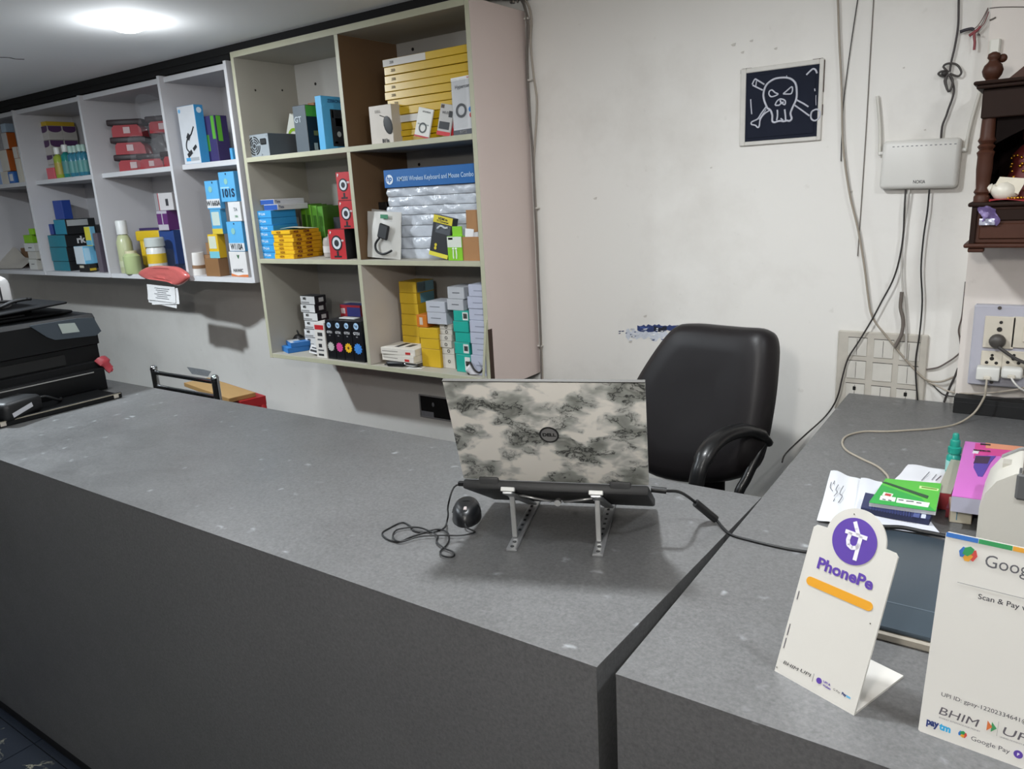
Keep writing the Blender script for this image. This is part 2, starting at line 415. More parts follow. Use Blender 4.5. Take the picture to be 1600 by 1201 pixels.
for k in range(26):
    x, y = random.uniform(974, 1058), random.uniform(511, 532); l = random.uniform(2, 9)
    paint_patch([(x, y), (x+l, y-random.uniform(0, 1.2)), (x+l*.8, y+random.uniform(.5, 1.5)), (x+l*.2, y+random.uniform(.4, 1.4))], random.choice(['d9dbe0', 'cfd2d9', '2f3c62', '6f7892', 'e0e0e0']), t=.0021)
for k in range(9):
    x, y = random.uniform(966, 992), random.uniform(512, 527); l = random.uniform(1.5, 5)
    paint_patch([(x, y), (x+l, y-.6), (x+l, y+.8), (x+l*.3, y+1.2)], '3a4466', t=.0015)
for x, y, s in ((1008, 494, 3), (985, 534, 3), (1146, 70, 4), (1212, 76, 3), (1174, 64, 3), (1160, 82, 3), (930, 310, 3), (1111, 262, 2), (1412, 106, 2), (1445, 203, 2), (1330, 300, 3)):
    paint_patch([(x-s, y), (x, y-s*.6), (x+s, y-s*.8), (x+s*.7, y+s*.5), (x-s*.4, y+s*.6)], 'c4bfb7', t=.0006)

# ------------------------------------------------------------------ ceiling lights (only the first is in view; the others are unseen, the one over the payment stands is added)
def ceiling_light(x, y, label, e=LAMP_W, col=(.93, .97, 1.)):
    t = thing('ceiling_light', label, 'ceiling light', (x, y, CEIL), group='round recessed ceiling lights')
    G().lathe([(.0605, -.0002), (.066, -.0002), (.0655, -.0012), (.0615, -.0012), (.0605, -.001)], seg=32).build('rim', M('e8e8e8', .4), t, 40)
    G().lathe([(.001, -.001), (.061, -.001), (.061, -.012), (.054, -.022), (.032, -.031), (.001, -.034)], seg=32).build('diffuser', M('f4f9ff', .5, emit=9.), t, 40)
    L = bpy.data.lights.new('led', 'AREA'); L.shape = 'DISK'; L.size = .12; L.energy = e; L.color = col
    lo = link('led', L, t, (0, 0, -.036))
    L2 = bpy.data.lights.new('led_side_glow', 'POINT'); L2.energy = 3.2; L2.shadow_soft_size = .05; L2.color = col; link('led_side_glow', L2, t, (0, 0, -.09))
lp = PZ(198, 33, CEIL)
ceiling_light(lp.x, lp.y, 'glowing round ceiling light above the white wall shelves')
ceiling_light(-1.85, -.1, 'round ceiling light out of sight above the customer side, middle', 5)
ceiling_light(-3.3, .8, 'round ceiling light out of sight left of the photo', 46, (.84, .93, 1.))
ceiling_light(-.74, 1.08, 'round ceiling light out of sight above the laptop', 20)
ceiling_light(.45, 1.0, 'added round ceiling light out of sight above the payment stands', 9)  # unseen lamp added to lift the top of the side counter
# unseen bulb added behind the camera to brighten wall, signs and laptop lid
t = thing('added_bulb', 'unseen added white bulb on a ceiling holder over the customer side of the counter', 'bulb', (-.2, -.5, CEIL))
G().lathe([(.045, -.0005), (.045, -.012), (.022, -.02), (.022, -.05)], seg=20).build('holder', M('d9d9d6', .5), t, 40)
G().lathe([(.014, -.05), (.02, -.06), (.03, -.08), (.031, -.095), (.022, -.115), (.006, -.122)], seg=20).build('globe', M('fff6ea', .5, emit=12.), t, 60)
L = bpy.data.lights.new('bulb', 'POINT'); L.energy = BULB_W; L.shadow_soft_size = .06; L.color = (1., .965, .92)
link('bulb', L, t, (0, 0, -.19))
# black strips standing in for the shade in the gap above the wall shelves
struct(G().box(-5.27, BX1_ - .002, 2.02, 2.045, 2.1315, CEIL+.4).build('gap_shade_1', M('0a0a0b', .9)))
struct(G().box(-5.27, -2.7095, 2.024, 2.045, 2.1075, 2.131).build('gap_shade_2', M('0a0a0b', .9)))

# ------------------------------------------------------------------ the two counters
def counter(name, label, fl_, fr, br, bl, top_t=.004):
    t = thing(name, label, 'counter', (0, 0, 0))
    ins = lambda p, q, k: (p[0]+(q[0]-p[0])*k, p[1]+(q[1]-p[1])*k)
    G().prism([fl_, fr, br, bl], ZC-top_t, ZC).build('counter_top', lam_top, t)
    e = .0012
    fp = [(fl_[0], fl_[1]+e), (fr[0]-e, fr[1]+e), (fr[0]-e, fr[1]+.02), (fl_[0], fl_[1]+.02)]
    G().prism(fp, .035, ZC-top_t).build('front_panel', lam, t)
    G().prism([(fl_[0], fl_[1]+.004), (fr[0]-.004, fr[1]+.004), (fr[0]-.004, fr[1]+.02), (fl_[0], fl_[1]+.02)], 0, .035).build('plinth', M('08080a', .6), t)
    k = .02
    G().prism([(fr[0]-k, fr[1]+.02), (fr[0]-e, fr[1]+.02), (br[0]-e, br[1]-e), (br[0]-k, br[1]-e)], 0, ZC-top_t).build('end_panel', lam, t)
    G().prism([(fl_[0], fl_[1]+.02), (fl_[0]+k, fl_[1]+.02), (bl[0]+k, bl[1]-e), (bl[0], bl[1]-e)], 0, ZC-top_t).build('end_panel', lam, t)
    dark = M('0b0b0c', .8)
    return t
c1 = counter('shop_counter', 'long grey laminate counter carrying the laptop and the printer', (-4.3, .779), (-.441, .779), (-.4255, 1.436), (-4.3, 1.425))
c2 = counter('shop_counter', 'grey laminate side counter carrying the payment stands and papers', (-.413, .779), (1.2, .784), (1.2, 2.247), (-.438, 2.247))
# the side counter reaches the wall left of the pillar
G().box(-.438, pil_x-.003, 2.247, 2.296, ZC-.004, ZC).build('counter_top', lam_top, c2)

# ------------------------------------------------------------------ wall shelf, cream, 2 x 3 compartments
cream_in = M('a9a498', .6, var=.07, scale=6); edge = M('b3b29a', .45, var=.08, scale=20)
brown = M('6a5138', .6, var=.12, scale=9); pink = M('cdbdb6', .55, var=.04, scale=5)
Z1, Z2, ZB, ZT = 1.738, 1.340, .945, 2.108
BX0, BXM, BX1 = -2.676, -2.0855, -1.509
bs = thing('wall_shelf', 'cream wall shelf of six open compartments beside the bare wall', 'shelf', (BX0, YW, ZB))
def pt(name, x0, x1, y0, y1, z0, z1, mats, parent, bev=.0008, fr=None):
    ox, oy, oz = parent.location
    g = G().box(x0-ox, x1-ox, y0-oy, y1-oy, z0-oz, z1-oz, bev=bev, faces=fr)
    return g.build(name, mats, parent)
T = .018
pt('side_panel', BX0, BX0+T, YF, YW-.002, ZB-.02, 2.13, [cream_in, edge, cream_in, edge], bs, fr=(1, 2, 3))
pt('side_panel', BX1-T, BX1, YF, YW-.002, ZB-.045, 2.13, [cream_in, edge, pink, edge], bs, fr=(1, 2, 3))
pt('top_board', BX0+T, BX1-T, YF, YW-.002, ZT, 2.13, [cream_in, edge, cream_in, edge], bs, fr=(1, 2, 3))
for z, nm in ((Z1, 'shelf_board'), (Z2, 'shelf_board'), (ZB, 'bottom_board')):
    pt(nm, BX0+T, BX1-T, YF, YW-.0125, z-T, z, [cream_in, edge, cream_in, cream_in], bs, fr=(1, 2, 3))
for z0, z1, mm, off in ((Z1, ZT, brown, -.004), (Z2, Z1-T, brown, .002), (ZB, Z2-T, M('c3bab0', .6, var=.07, scale=6), 0)):
    pt('divider', BXM-T/2+off, BXM+T/2+off, YF, YW-.012, z0, z1, [cream_in, edge, mm, edge], bs, fr=(1, 2, 3))
for (x0, x1) in ((BX0+T, BXM), (BXM, BX1-T)):
    for z0, z1 in ((ZB, Z2-T), (Z2, Z1-T), (Z1, ZT)):
        bk = pt('back_panel', x0, x1, YW-.012, YW-.002, z0, z1, [M('a5a29c', .65, var=.06, scale=5)], bs, 0)
def hole(x, y, Y, r_=.006, par=bs):
    p = PY(x, y, Y)-par.location; G().cyl((p.x, p.y, p.z), (p.x, p.y-.0012, p.z), r_, r_, 10).build('screw_hole', M('1c1814', .9), par)
for x, y in ((493, 131), (645, 77), (655, 257), (638, 431)): hole(x, y, YW-.012)
for x, y in ((399, 141), (441, 141)):
    p = PX(x, y, BX0+T)-bs.location; G().cyl((p.x, p.y, p.z), (p.x+.001, p.y, p.z), .004, .004, 8).build('screw_hole', M('1c1814', .9), bs)
# split laminate at the foot of the right side panel
p0, p1 = PY(763, 500, YF-.002)-bs.location, PY(757, 590, YF-.004)-bs.location
G().box(-.008, .001, -.002, 0, 0, (p0-p1).length, mtx=Matrix.Translation(p1)@Matrix.Rotation(R(7), 4, 'Y')).build('loose_edge_strip', edge, bs)
G().box(BX1-.0035-BX0, BX1+.0008-BX0, YF-YW-.0006, YF-YW+.02, -.04, .17, bev=.001).build('bare_core', M('3a2a20', .9), bs)

# ------------------------------------------------------------------ wall shelf, white
WZM, WZB, WZT = 1.742, 1.260, 2.083
ws = thing('wall_shelf', 'long white wall shelf of open compartments above the printer', 'shelf', (-2.709, YW, WZB))
wht = M('b9b7b9', .5, var=.04, scale=6); whe = M('cdcdcf', .45, var=.04, scale=10)
WXS = [-5.25, -4.545, -3.858, -3.182, -2.709]
for i, x in enumerate(WXS):
    pt('side_panel' if i in (0, 4) else 'divider', x-(T if i == 4 else T/2), x+(0 if i == 4 else T/2), YF, YW-.002, WZB-.02, 2.10+.006*(i in (3, 4)), [wht, whe, wht, whe], ws, fr=(1, 2, 3))
for i in range(4):
    a, b = WXS[i]+T/2, WXS[i+1]-(T if i == 3 else T/2)
    for z, nm, rec in ((WZM, 'shelf_board', .045), (WZB, 'bottom_board', .004), (WZT+T, 'top_board', .02)):
        pt(nm, a, b, YF+rec, YW-.0105, z-T-.004, z, [wht, whe, wht, wht], ws, fr=(1, 2, 3))
    pt('back_panel', a, b, YW-.010, YW-.002, WZB, WZT-.004, [wht], ws, 0)

# ================================================================== goods on the cream shelf
film = plastic_film()
film_w = plastic_film('milky_plastic_wrap', (.80, .84, .90, 1), .62, .18)
# ---- top left compartment
o = crate('power_supply', 'grey metal computer power supply with round fan grille on the top shelf', 'power supply', .138, .14, .086,
    (PY(402, 224, 2.03).x, 2.03+.07, Z1), '8f979c', '5c656c', '6a747a', rough=.35)
for r0, r1 in ((.036, .031), (.027, .022), (.018, .013)):
    g = G(); n = 24
    for k in range(n):
        if k % 6 == 0: continue
        a0, a1 = 2*math.pi*k/n, 2*math.pi*(k+1)/n
        g.prism([(math.cos(a0)*r1, math.sin(a0)*r1), (math.cos(a0)*r0, math.sin(a0)*r0), (math.cos(a1)*r0, math.sin(a1)*r0), (math.cos(a1)*r1, math.sin(a1)*r1)], 0, .0006)
    g.build('fan_grille_slot', M('15171a', .6), o).matrix_local = face_mtx('F', .138, .14, .086, .36, .5, .0002)
G().cyl((0, 0, 0), (0, 0, .0012), .008, .008, 16).build('fan_hub', M('23272b', .5), o).matrix_local = face_mtx('F', .138, .14, .086, .36, .5, 0)
G().box(-.017, .017, -.011, .011, 0, .003, bev=.003).build('power_inlet', M('101214', .5), o).matrix_local = face_mtx('F', .138, .14, .086, .78, .66, 0)
for u, v in ((.06, .1), (.06, .9), (.66, .1), (.93, .9)):
    G().cyl((0, 0, 0), (0, 0, .0015), .003, .003, 8).build('screw', M('c8ccd0', .3, 1.), o).matrix_local = face_mtx('F', .138, .14, .086, u, v, 0)
o = crate('product_carton', 'white carton with a lime-green ring, leaning behind the power supply', 'box', .10, .05, .14, (PY(452, 214, 2.2).x+.012, 2.22, Z1+.023), 'dfe2da', 'd0d3cc', rot=(0, R(24), 0), discs=[('F', .5, .42, .036, '8fb82a', .024)], texts=[('F', .55, .85, 'G', .016, '333333')])
o = carton('graphics_card_box', 'dark grey and black hardware box with a green patch, top shelf', 'box', 460, 480, 2.05, Z1, 164, '4a545c', '17181b', '2b3035', x2=507, ybot=234,
    panels=[('R', .02, .76, .98, .985, '55a62c'), ('R', .3, .05, .5, .2, 'b9b7a8'), ('R', .35, .36, .6, .46, '8a7a3a')], texts=[('F', .35, .7, 'GT', .03, 'a9b3ba')])
carton('motherboard_box', 'sky-blue upright box printed with a black circuit board', 'box', 495.5, 505, 2.03, Z1, 149, '3f9fd0', '58b4e6', '4aa6d8', d=.24, ybot=232,
    panels=[('R', .16, .07, .46, .76, '20242a'), ('R', .19, .6, .22, .74, 'c9c3b4'), ('R', .25, .45, .37, .6, '9aa4ac'), ('R', .38, .12, .43, .5, '7d8890'), ('R', .2, .12, .26, .16, 'cfd3d6')], discs=[('R', .3, .3, .010, 'c4c8c8')],
    texts=[('R', .30, .91, 'ZEBRONICS', .016, '1d4a78')])
carton('product_carton', 'small brown carton top behind the graphics card box', 'box', 484, 494, 2.2, Z1, 160, '8a5a34', d=.06, ybot=230)

# ---- top right compartment
o = carton('mouse_box', 'beige mouse box with a black mouse picture beside the yellow boxes', 'box', 578, 613, 2.03, Z1, 164, 'cbc3b8', 'b9b1a5', 'd6d0c6', d=.05, ybot=224, texts=[('F', .40, .84, 'DELL', .012, '8a847c'), ('F', .66, .07, 'B11a', .016, '1c1a18', .06)])
G().ball((0, 0, 0), .02, sc=(1.0, 1.6, .08)).tube([(-.004, .03, .001), (-.012, .036, .001), (-.022, .044, .001)], .0012, 5).build('mouse_picture', M('141414', .5), o, 60).matrix_local = face_mtx('F', .105, .05, .14, .82, .42, .001) @ Matrix.Rotation(R(18), 4, 'Z')
ys = [222, 214, 204.5, 192.5, 180, 167, 154.5, 141.5, 129, 115.5, 102, 89]
yl = 'cda81a'
per = {11: dict(panels=[('F', .005, .02, .5, .98, 'c9c6c0')]), 3: dict(panels=[('F', .005, .02, .5, .98, 'c9c6c0')])}
zz = Z1; hts = []
for i, ry in enumerate(ys[1:]):
    zt = PY(618, ry, 2.07).z; h = max(.014, zt-zz); k = len(ys)-2-i
    pn = [('F', .004, .04, .46, .96, 'cfccc6')] if k in (0, 7) else []
    tx = [('F', .10, .5, 'ZEB', h*.42, '5a4a10' if not pn else '555555', .03)]
    crate('keyboard_box', 'long yellow keyboard box on the top shelf, '+ordinal(k, 11), 'box', .42+random.uniform(-.006, .002), .145, h-.0016, (-1.735+random.uniform(-.003, .003), 2.07+.0725+random.uniform(0, .005), zz), yl, yl, yl, group='yellow keyboard boxes', rough=.28, coat=.3, panels=pn, texts=tx)
    zz += h
def pack(name, label, x0, x1, y0, y1, Y, base, th, front, lean=0., roll=0., side=None, cat='pack', **deco):
    """thin pack standing on its lower edge; roll tips it sideways, lean tips it back"""
    a, b = PY(x0, (y0+y1)/2, Y), PY(x1, (y0+y1)/2, Y); h = PY((x0+x1)/2, y0, Y).z-base
    wd_ = b.x-a.x
    o = crate(name, label, cat, wd_, th, h, ((a.x+b.x)/2, Y+th/2, base+abs(math.sin(roll))*wd_/2+abs(math.sin(lean))*th/2), front, side or front, rot=(-lean, roll, 0), **deco)
    return o
pack('memory_stick_pack', 'white hanging card with a small device, tilted right, before the yellow boxes', 645, 668, 172, 217, 2.045, Z1, .006, 'dcdcd6', R(6), R(14), panels=[('F', .0, .0, 1, .06, 'b3262c'), ('F', .12, .42, .86, .47, '9aa09c')], discs=[('F', .5, .33, .017, '3a4040', .012)], texts=[('F', .6, .88, 'strontium', .009, '444444')])
pack('flash_drive_pack', 'grey hanging card with a black device and red foot, before the yellow boxes', 680, 701, 165, 212, 2.04, Z1, .006, 'b5b3af', R(6), R(12), panels=[('F', 0, 0, 1, .13, 'c2202a'), ('F', .1, .2, .86, .44, '26282b'), ('F', .06, .86, .3, .97, '4a3a2a'), ('F', .7, .6, .98, .8, '1c1c20')], texts=[('F', .45, .72, 'WI-FI', .012, '3a3a3a')])
pack('memory_card_pack', 'narrow red hanging card squeezed beside the upright blister pack', 701, 706, 176, 211, 2.05, Z1, .006, 'c4202c', R(4), R(8))
o = pack('blister_pack', 'tall silver blister pack with blue and red dots by the right panel', 706, 740, 119, 210, 2.03, Z1, .012, 'cfd0d2', R(3), R(-1.5), rough=.2, coat=.6, panels=[('F', .0, .0, 1, .09, '4a4c54'), ('F', .0, .94, 1, 1, 'e4e4e4'), ('F', .3, .02, .62, .075, 'd8d8d8')], discs=[('F', .85, .42, .008, '2f79c0'), ('F', .88, .32, .008, 'b82d35'), ('F', .42, .42, .022, '2b2e33', .014)], texts=[('F', .52, .83, 'Hypercon', .015, '3a3d42'), ('F', .8, .97, 'hot', .008, 'b82d35')])
G().sheet(lambda u, v: Vector((-.045+.062*u, -.0075-.010*math.sin(math.pi*u)*math.sin(math.pi*v)-.002*math.sin(9*u+13*v), .02+.15*v)), 10, 16).build('blister', film, o, 80)

# ---- middle left compartment
pile('cable_carton', 'flat sky-blue carton on the middle shelf', 'box', 401.5, 427, 2.02, Z2, [394, 383, 372, 361.5, 352, 340.5, 329], '3596d2', '2a86c6', '43a5dc', x2=466, group='flat sky-blue cartons', texts=[('F', .45, .55, 'TP-Link', .014, 'cfe6f5')], jit=.003)
ztop = PY(414, 329, 2.02).z
o1 = crate('cable_carton', 'white slim carton with a blue end, lower of two on the sky-blue stack', 'box', .085, .155, .022, (PY(414, 325, 2.02).x+.02, 2.03+.08, ztop), '23509f', 'cfcfd2', 'c4c4c8', texts=[('R', .12, .5, 'Tata', .014, '2b3f60')])
o2 = crate('cable_carton', 'white slim carton with a blue end, topmost on the sky-blue stack', 'box', .085, .155, .02, (PY(410, 316, 2.02).x+.012, 2.03+.08, ztop+.0225), '23509f', 'cfcfd2', 'c4c4c8', texts=[('R', .12, .5, 'Tata', .014, '2b3f60')])
yb = pile('adapter_carton', 'flat yellow carton with dark print', 'box', 426, 456, 2.012, Z2, [397, 391, 385, 378.5, 372, 366, 360], 'e3b313', 'd69c10', 'e0b424', x2=501, group='flat yellow cartons', jit=.007, texts=[('R', .2, .5, 'PD0', .013, '6a2a10', .05), ('R', .55, .5, 'HDMI', .012, '6a2a10', .05), ('F', .4, .5, 'NZXI', .011, '8a4a08', .03)])
zt = yb[-1].location.z+.018
o = G().sheet(lambda u, v: Vector((-.05+.1*u, -.05+.11*v, .003+.004*math.sin(3*u+2*v))), 6, 6, .0006).build('paper_slip', M('cdc8b8', .7), None, 60, (yb[-1].location.x+.02, yb[-1].location.y, zt), (0, 0, R(14)))
tag(o, 'creased pale slip of paper lying on the flat yellow cartons', 'paper')
crate('adapter_carton', 'single yellow box standing behind the flat yellow cartons', 'box', .07, .05, .07, (PY(486, 350, 2.15).x-.02, 2.16, Z2), 'd9a90f', 'd9a90f', 'e5c02c')
for i, (x, hx) in enumerate(((474, '6fae2c'), (482, '5f9a28'), (491, '57902a'), (500, '4e8626'))):
    p = PY(x, 330, 2.19)
    crate('memory_box', 'green upright box behind the yellow cartons, %s from the left' % ('first', 'second', 'third', 'fourth')[i], 'box', .032, .09, PY(x, 319+i, 2.19).z-Z2, (p.x, 2.235, Z2), hx, '4b7d22', '86bf3e', group='green upright boxes', panels=[('F', .2, .3, .8, .8, '39641a')])
red = 'b3262c'
def webcam(label, x0, x1, ytop, base, Y, side='151517', d=.085, hgt=None):
    a, b = PY(x0, ytop+22, Y), PY(x1, ytop+22, Y); wd_ = b.x-a.x; h = PY((x0+x1)/2, ytop, Y).z-base
    o = crate('webcam_box', label, 'box', wd_, d, h, ((a.x+b.x)/2, Y+d/2, base), red, side, 'a2222a', group='red webcam boxes', discs=[('F', .48, .54, wd_*.32, '191a1d'), ('F', .48, .54, wd_*.25, 'c9cdd2'), ('F', .48, .54, wd_*.14, '22242a')], texts=[('F', .16, .88, 'P', .014, 'e2d8d8', .05), ('F', .84, .62, 'HD', .009, 'e2d8d8', .04)])
    decorate(o, wd_, d, h, panels=[('F', .42, .12, .54, .27, '191a1d'), ('F', .26, .06, .70, .12, '191a1d')])
    return o, base+h
o, z3 = webcam('red webcam box at the foot of its column of three', 514, 540, 358, Z2, 2.02)
o, z4 = webcam('red webcam box in the middle of its column of three', 530, 553, 313, z3, 2.03)
webcam('red webcam box on top of its column of three', 526, 548, 268, z4, 2.03)
crate('product_carton', 'black carton behind the column of webcam boxes', 'box', .06, .05, .15, (PY(520, 330, 2.2).x, 2.25, Z2), '24252a', '1c1c20', panels=[('F', .1, .1, .9, .55, 'a9adb4')])
crate('product_carton', 'small red box between yellow cartons and webcam boxes', 'box', .05, .05, .095, (PY(514, 352, 2.12).x-.015, 2.18, Z2), 'a82a30', '8f2228', panels=[('F', .1, .3, .9, .6, '6d1a20')])
o = G().lathe([(.030, 0), (.034, .004), (.034, .06), (.03, .075), (.012, .082), (.012, .09)], seg=20).build('disc_spindle', M('a8a09a', .25, coat=.5), None, 40, (PY(509, 380, 2.07).x, 2.10, Z2)); tag(o, 'grey clear spindle tub left of the lowest webcam box', 'tub')
G().lathe([(.0352, .02), (.0352, .045)], seg=20).build('tub_label', M('c9c4c0', .5), o, 40)

# ---- middle right compartment
carton('product_carton', 'glossy black carton behind the adapter pouch', 'box', 566, 607, 2.12, Z2, 316, '17181a', '0f0f11', '222326', d=.1, ybot=400, coat=.4, rough=.25)
def pouch(label, cx, Y, base, wd_, h, hx, roll=0., yaw=0., d=.016, film_too=False):
    o = thing('cable_pouch', label, 'pouch', (cx, Y, base), (R(-5), roll, yaw))
    mt = M(hx, .35, coat=.4)
    G().sheet(lambda u, v: Vector((-wd_/2+wd_*u*(1), -d/2*math.sin(math.pi*u)*(.35+.65*math.sin(math.pi*min(v*1.05, 1)))-.0015*math.sin(14*u+9*v), h*v)), 10, 12).build('front_film', mt, o, 80)
    G().sheet(lambda u, v: Vector((wd_/2-wd_*u, .002+d/2*math.sin(math.pi*u)*(.35+.65*math.sin(math.pi*min(v*1.05, 1))), h*v)), 10, 12).build('back_film', mt, o, 80)
    return o
o = pouch('plain grey plastic pouch under the pouch with the cable picture', PY(585, 372, 2.06).x, 2.07, Z2+.006, .16, .17, 'b5b3ae', R(6))
G().tube([(.0, -.012, .02), (.03, -.014, .03), (.05, -.012, .015)], .004, 6).build('coiled_cable', M('4a4a4c', .5), o)
o = pouch('white plastic pouch holding a black video adapter cable', PY(597, 372, 2.035).x, 2.035, Z2+.004, .165, .165, 'c6c4be', R(3))
G().box(-.024, .024, -.006, .006, -.026, .026, bev=.004, mtx=Matrix.Translation((.012, -.016, .095))@Matrix.Rotation(R(14), 4, 'Y')).build('adapter_block', M('1b1c1e', .5), o)
G().tube([(-.008, -.016, .072), (-.026, -.017, .05), (-.02, -.018, .026), (.005, -.018, .016), (.03, -.017, .02), (.052, -.015, .03)], .0042, 7).build('cable', M('1b1c1e', .5), o)
G().box(-.018, .018, -.0013, 0, -.007, .007, mtx=Matrix.Translation((.012, -.0125, .148))).build('green_sticker', M('2c7a56', .5), o)
# keyboard sets in milky wrap
yk = [388, 370, 352, 336, 322, 307, 293]
zz = Z2
for i, ry in enumerate(yk):
    zt = PY(620, ry, 2.07).z; h = zt-zz; k = len(yk)-1-i
    o = crate('keyboard_set', 'wrapped keyboard set under the blue box, '+ordinal(k, len(yk)), 'box', .435, .13, h-.003, (-1.755+random.uniform(-.004, .004), 2.07+.07, zz), 'a3b0bf', '99a6b5', 'a9b5c2', group='wrapped keyboard sets', bev=.004)
    ww = .44; hh = h-.0016
    G().sheet(lambda u, v, s=i: Vector((-ww/2-.004+(ww+.008)*u, -.0675-.004*math.sin(2.2*s+16*u)*math.sin(math.pi*v)-.0035*math.sin(math.pi*v)-.002*math.sin(41*u+5*v+s), hh*v)), 36, 5).build('plastic_wrap', film_w, o, 80)
    zz += h
o = crate('keyboard_box', 'blue keyboard and mouse box with white lettering on the wrapped sets', 'box', .45, .13, .062, (-1.755, 2.06+.068, zz), '2465a8', '1f5896', '2d72b8', rough=.35)
decorate(o, .45, .13, .062, texts=[('F', .52, .45, 'KM200 Wireless Keyboard and Mouse Combo', .022, 'b9d2ea', .01, .34)], discs=[('F', .06, .46, .017, 'e6eef6')])
lettering('hp', .026, o, face_mtx('F', .45, .13, .062, .06, .5, .0016), M('2465a8', .4), .03, shear=.2)
o = pack('cable_box', 'black box with yellow top and foot, tilted right on the middle shelf', 668, 697, 342, 404, 2.03, Z2, .03, '26272a', R(4), R(12), cat='box', panels=[('F', 0, .82, 1, 1, 'd3c22c'), ('F', 0, 0, 1, .10, 'd8cf3e'), ('F', .18, .58, .95, .80, '4a4e54')], discs=[('F', .3, .28, .0055, 'd3c22c'), ('F', .3, .2, .0055, 'd3c22c')], texts=[('F', .5, .93, 'HDMI to', .011, '26272a', .04), ('F', .5, .865, 'TV Converter', .009, '26272a', .03)])
G().tube([(-.02, 0, 0), (-.006, .012, 0), (.012, .008, 0), (.024, .012, 0)], .004, 6).build('product_picture', M('b9bec2', .5), o).matrix_local = face_mtx('F', .085, .03, .15, .52, .62, .001)
o = carton('earphone_box', 'lime-green and white earphone box beside the brown carton', 'box', 699, 722, 2.012, Z2, 369, '86c62a', '6ba824', 'a4d84e', d=.03, ybot=405, panels=[('F', .02, .55, .98, .98, 'd6dcd0'), ('F', .1, .86, .4, .94, '7a2a48')])
G().box(-.02, .02, -.003, .003, 0, .032, bev=.001).build('hanging_flap', M('86c62a', .5), o).matrix_local = Matrix.Translation((.004, 0, PY(710, 369, 2.02).z-Z2))
G().tube([(-.006, .03, 0), (-.007, .012, 0), (-.006, 0, 0)], .0022, 6).tube([(.006, .03, 0), (.007, .012, 0), (.006, 0, 0)], .0022, 6).ball((-.006, .033, 0), .004).ball((.006, .033, 0), .004).build('earphone_picture', M('e6efe0', .5), o).matrix_local = face_mtx('F', .07, .03, .08, .5, .08, .001)
# open brown carton with papers
p = PY(738, 390, 2.02); o = thing('open_carton', 'open brown carton holding white papers at the right end', 'box', (p.x-.002, 2.04, Z2))
kb = M('a5794f', .7, var=.08)
G().box(-.052, .052, -.025, -.022, 0, .078).build('front_wall', kb, o)
G().box(-.052, -.049, -.022, .022, 0, .078).build('side_wall', kb, o)
G().box(.049, .052, -.022, .022, 0, .078).build('side_wall', kb, o)
G().box(-.052, .052, .022, .025, 0, .078).build('back_wall', kb, o)
G().box(-.049, .049, -.022, .022, 0, .003).build('bottom', kb, o)
G().box(-.05, .052, 0, .003, 0, .085, mtx=Matrix.Translation((0, .021, .078))@Matrix.Rotation(R(-3), 4, 'X')).build('open_flap', kb, o)
for i, (dx, rz_) in enumerate(((-.022, 5), (.008, -6), (.03, 3))):
    q = crate('folded_paper', 'white folded paper in the open brown carton, %s of three' % ('leftmost', 'middle', 'rightmost')[i], 'paper', .035, .004, .10-.012*i, (p.x-.002+dx, 2.027+.008*i, Z2+.0035), 'e4e4e6', rot=(R(-3), R(rz_), 0), group='papers in the brown carton', panels=[('F', .2, .4, .8, .44, '7b8088'), ('F', .2, .6, .7, .63, '7b8088')])

# ---- bottom left compartment
o = thing('webcam', 'small black webcam with a looped cable at the left of the bottom shelf', 'webcam', (PY(456, 540, 2.1).x, 2.14, ZB))
G().ball((0, 0, .03), .03, sc=(1, .8, .95)).build('body', M('17181a', .45), o, 60)
G().cyl((.0, -.024, .032), (0, -.03, .032), .012, .011, 16).build('lens', M('050506', .15), o, 40)
G().tube([(-.02, 0, .012), (-.055, -.012, .02), (-.072, -.008, .062), (-.045, 0, .088), (-.015, .006, .074), (0, .006, .05)], .0035, 7).build('cable', M('121315', .5), o)
pa, pb = PZ(433, 551, ZB), PZ(490, 532, ZB)
o = crate('flat_carton', 'blue flat carton lying askew on the bottom shelf, lower of two', 'box', .09, .17, .022, (PY(455, 545, 2.05).x, 2.12, ZB), '2a76be', '2468ac', '3a86ca', rot=(0, 0, R(-22)))
o = crate('flat_carton', 'blue flat carton with a white printed top, upper of two on the bottom shelf', 'box', .085, .16, .02, (PY(455, 545, 2.05).x+.012, 2.13, ZB+.0225), '2a76be', '2468ac', 'c4cad2', rot=(0, 0, R(-26)))
decorate(o, .085, .16, .02, panels=[('T', .1, .3, .55, .75, '3a4048'), ('T', .6, .1, .95, .9, '2a76be')])
crate('small_packet', 'little white and black packet between blue cartons and white box', 'pack', .036, .03, .035, (PY(487, 546, 2.03).x-.004, 2.045, ZB+.006), 'd8d8da', rot=(R(-18), R(14), R(20)), panels=[('F', .1, .2, .9, .45, '2b2d30'), ('F', .2, .6, .8, .75, '44474c')])
xa = PY(497, 500, 2.10).x
ptop = [547, 536, 526, 516, 503, 490, 476, 463]
pile('cartridge_carton', 'white and black cartridge carton on the bottom shelf', 'box', 473, 495, 2.11, ZB, [540, 527, 514, 501, 488.5, 475.5, 462.5], 'cfcfce', '1c1c1e', '3a3a3c', x2=513, group='white and black cartridge cartons', jit=.006, panels=[('R', .35, .25, .75, .75, 'b9b9b6'), ('F', .05, .12, .6, .3, '8a8a8a')], texts=[('F', .3, .68, 'M3', .014, '2a2a2a', .05)])
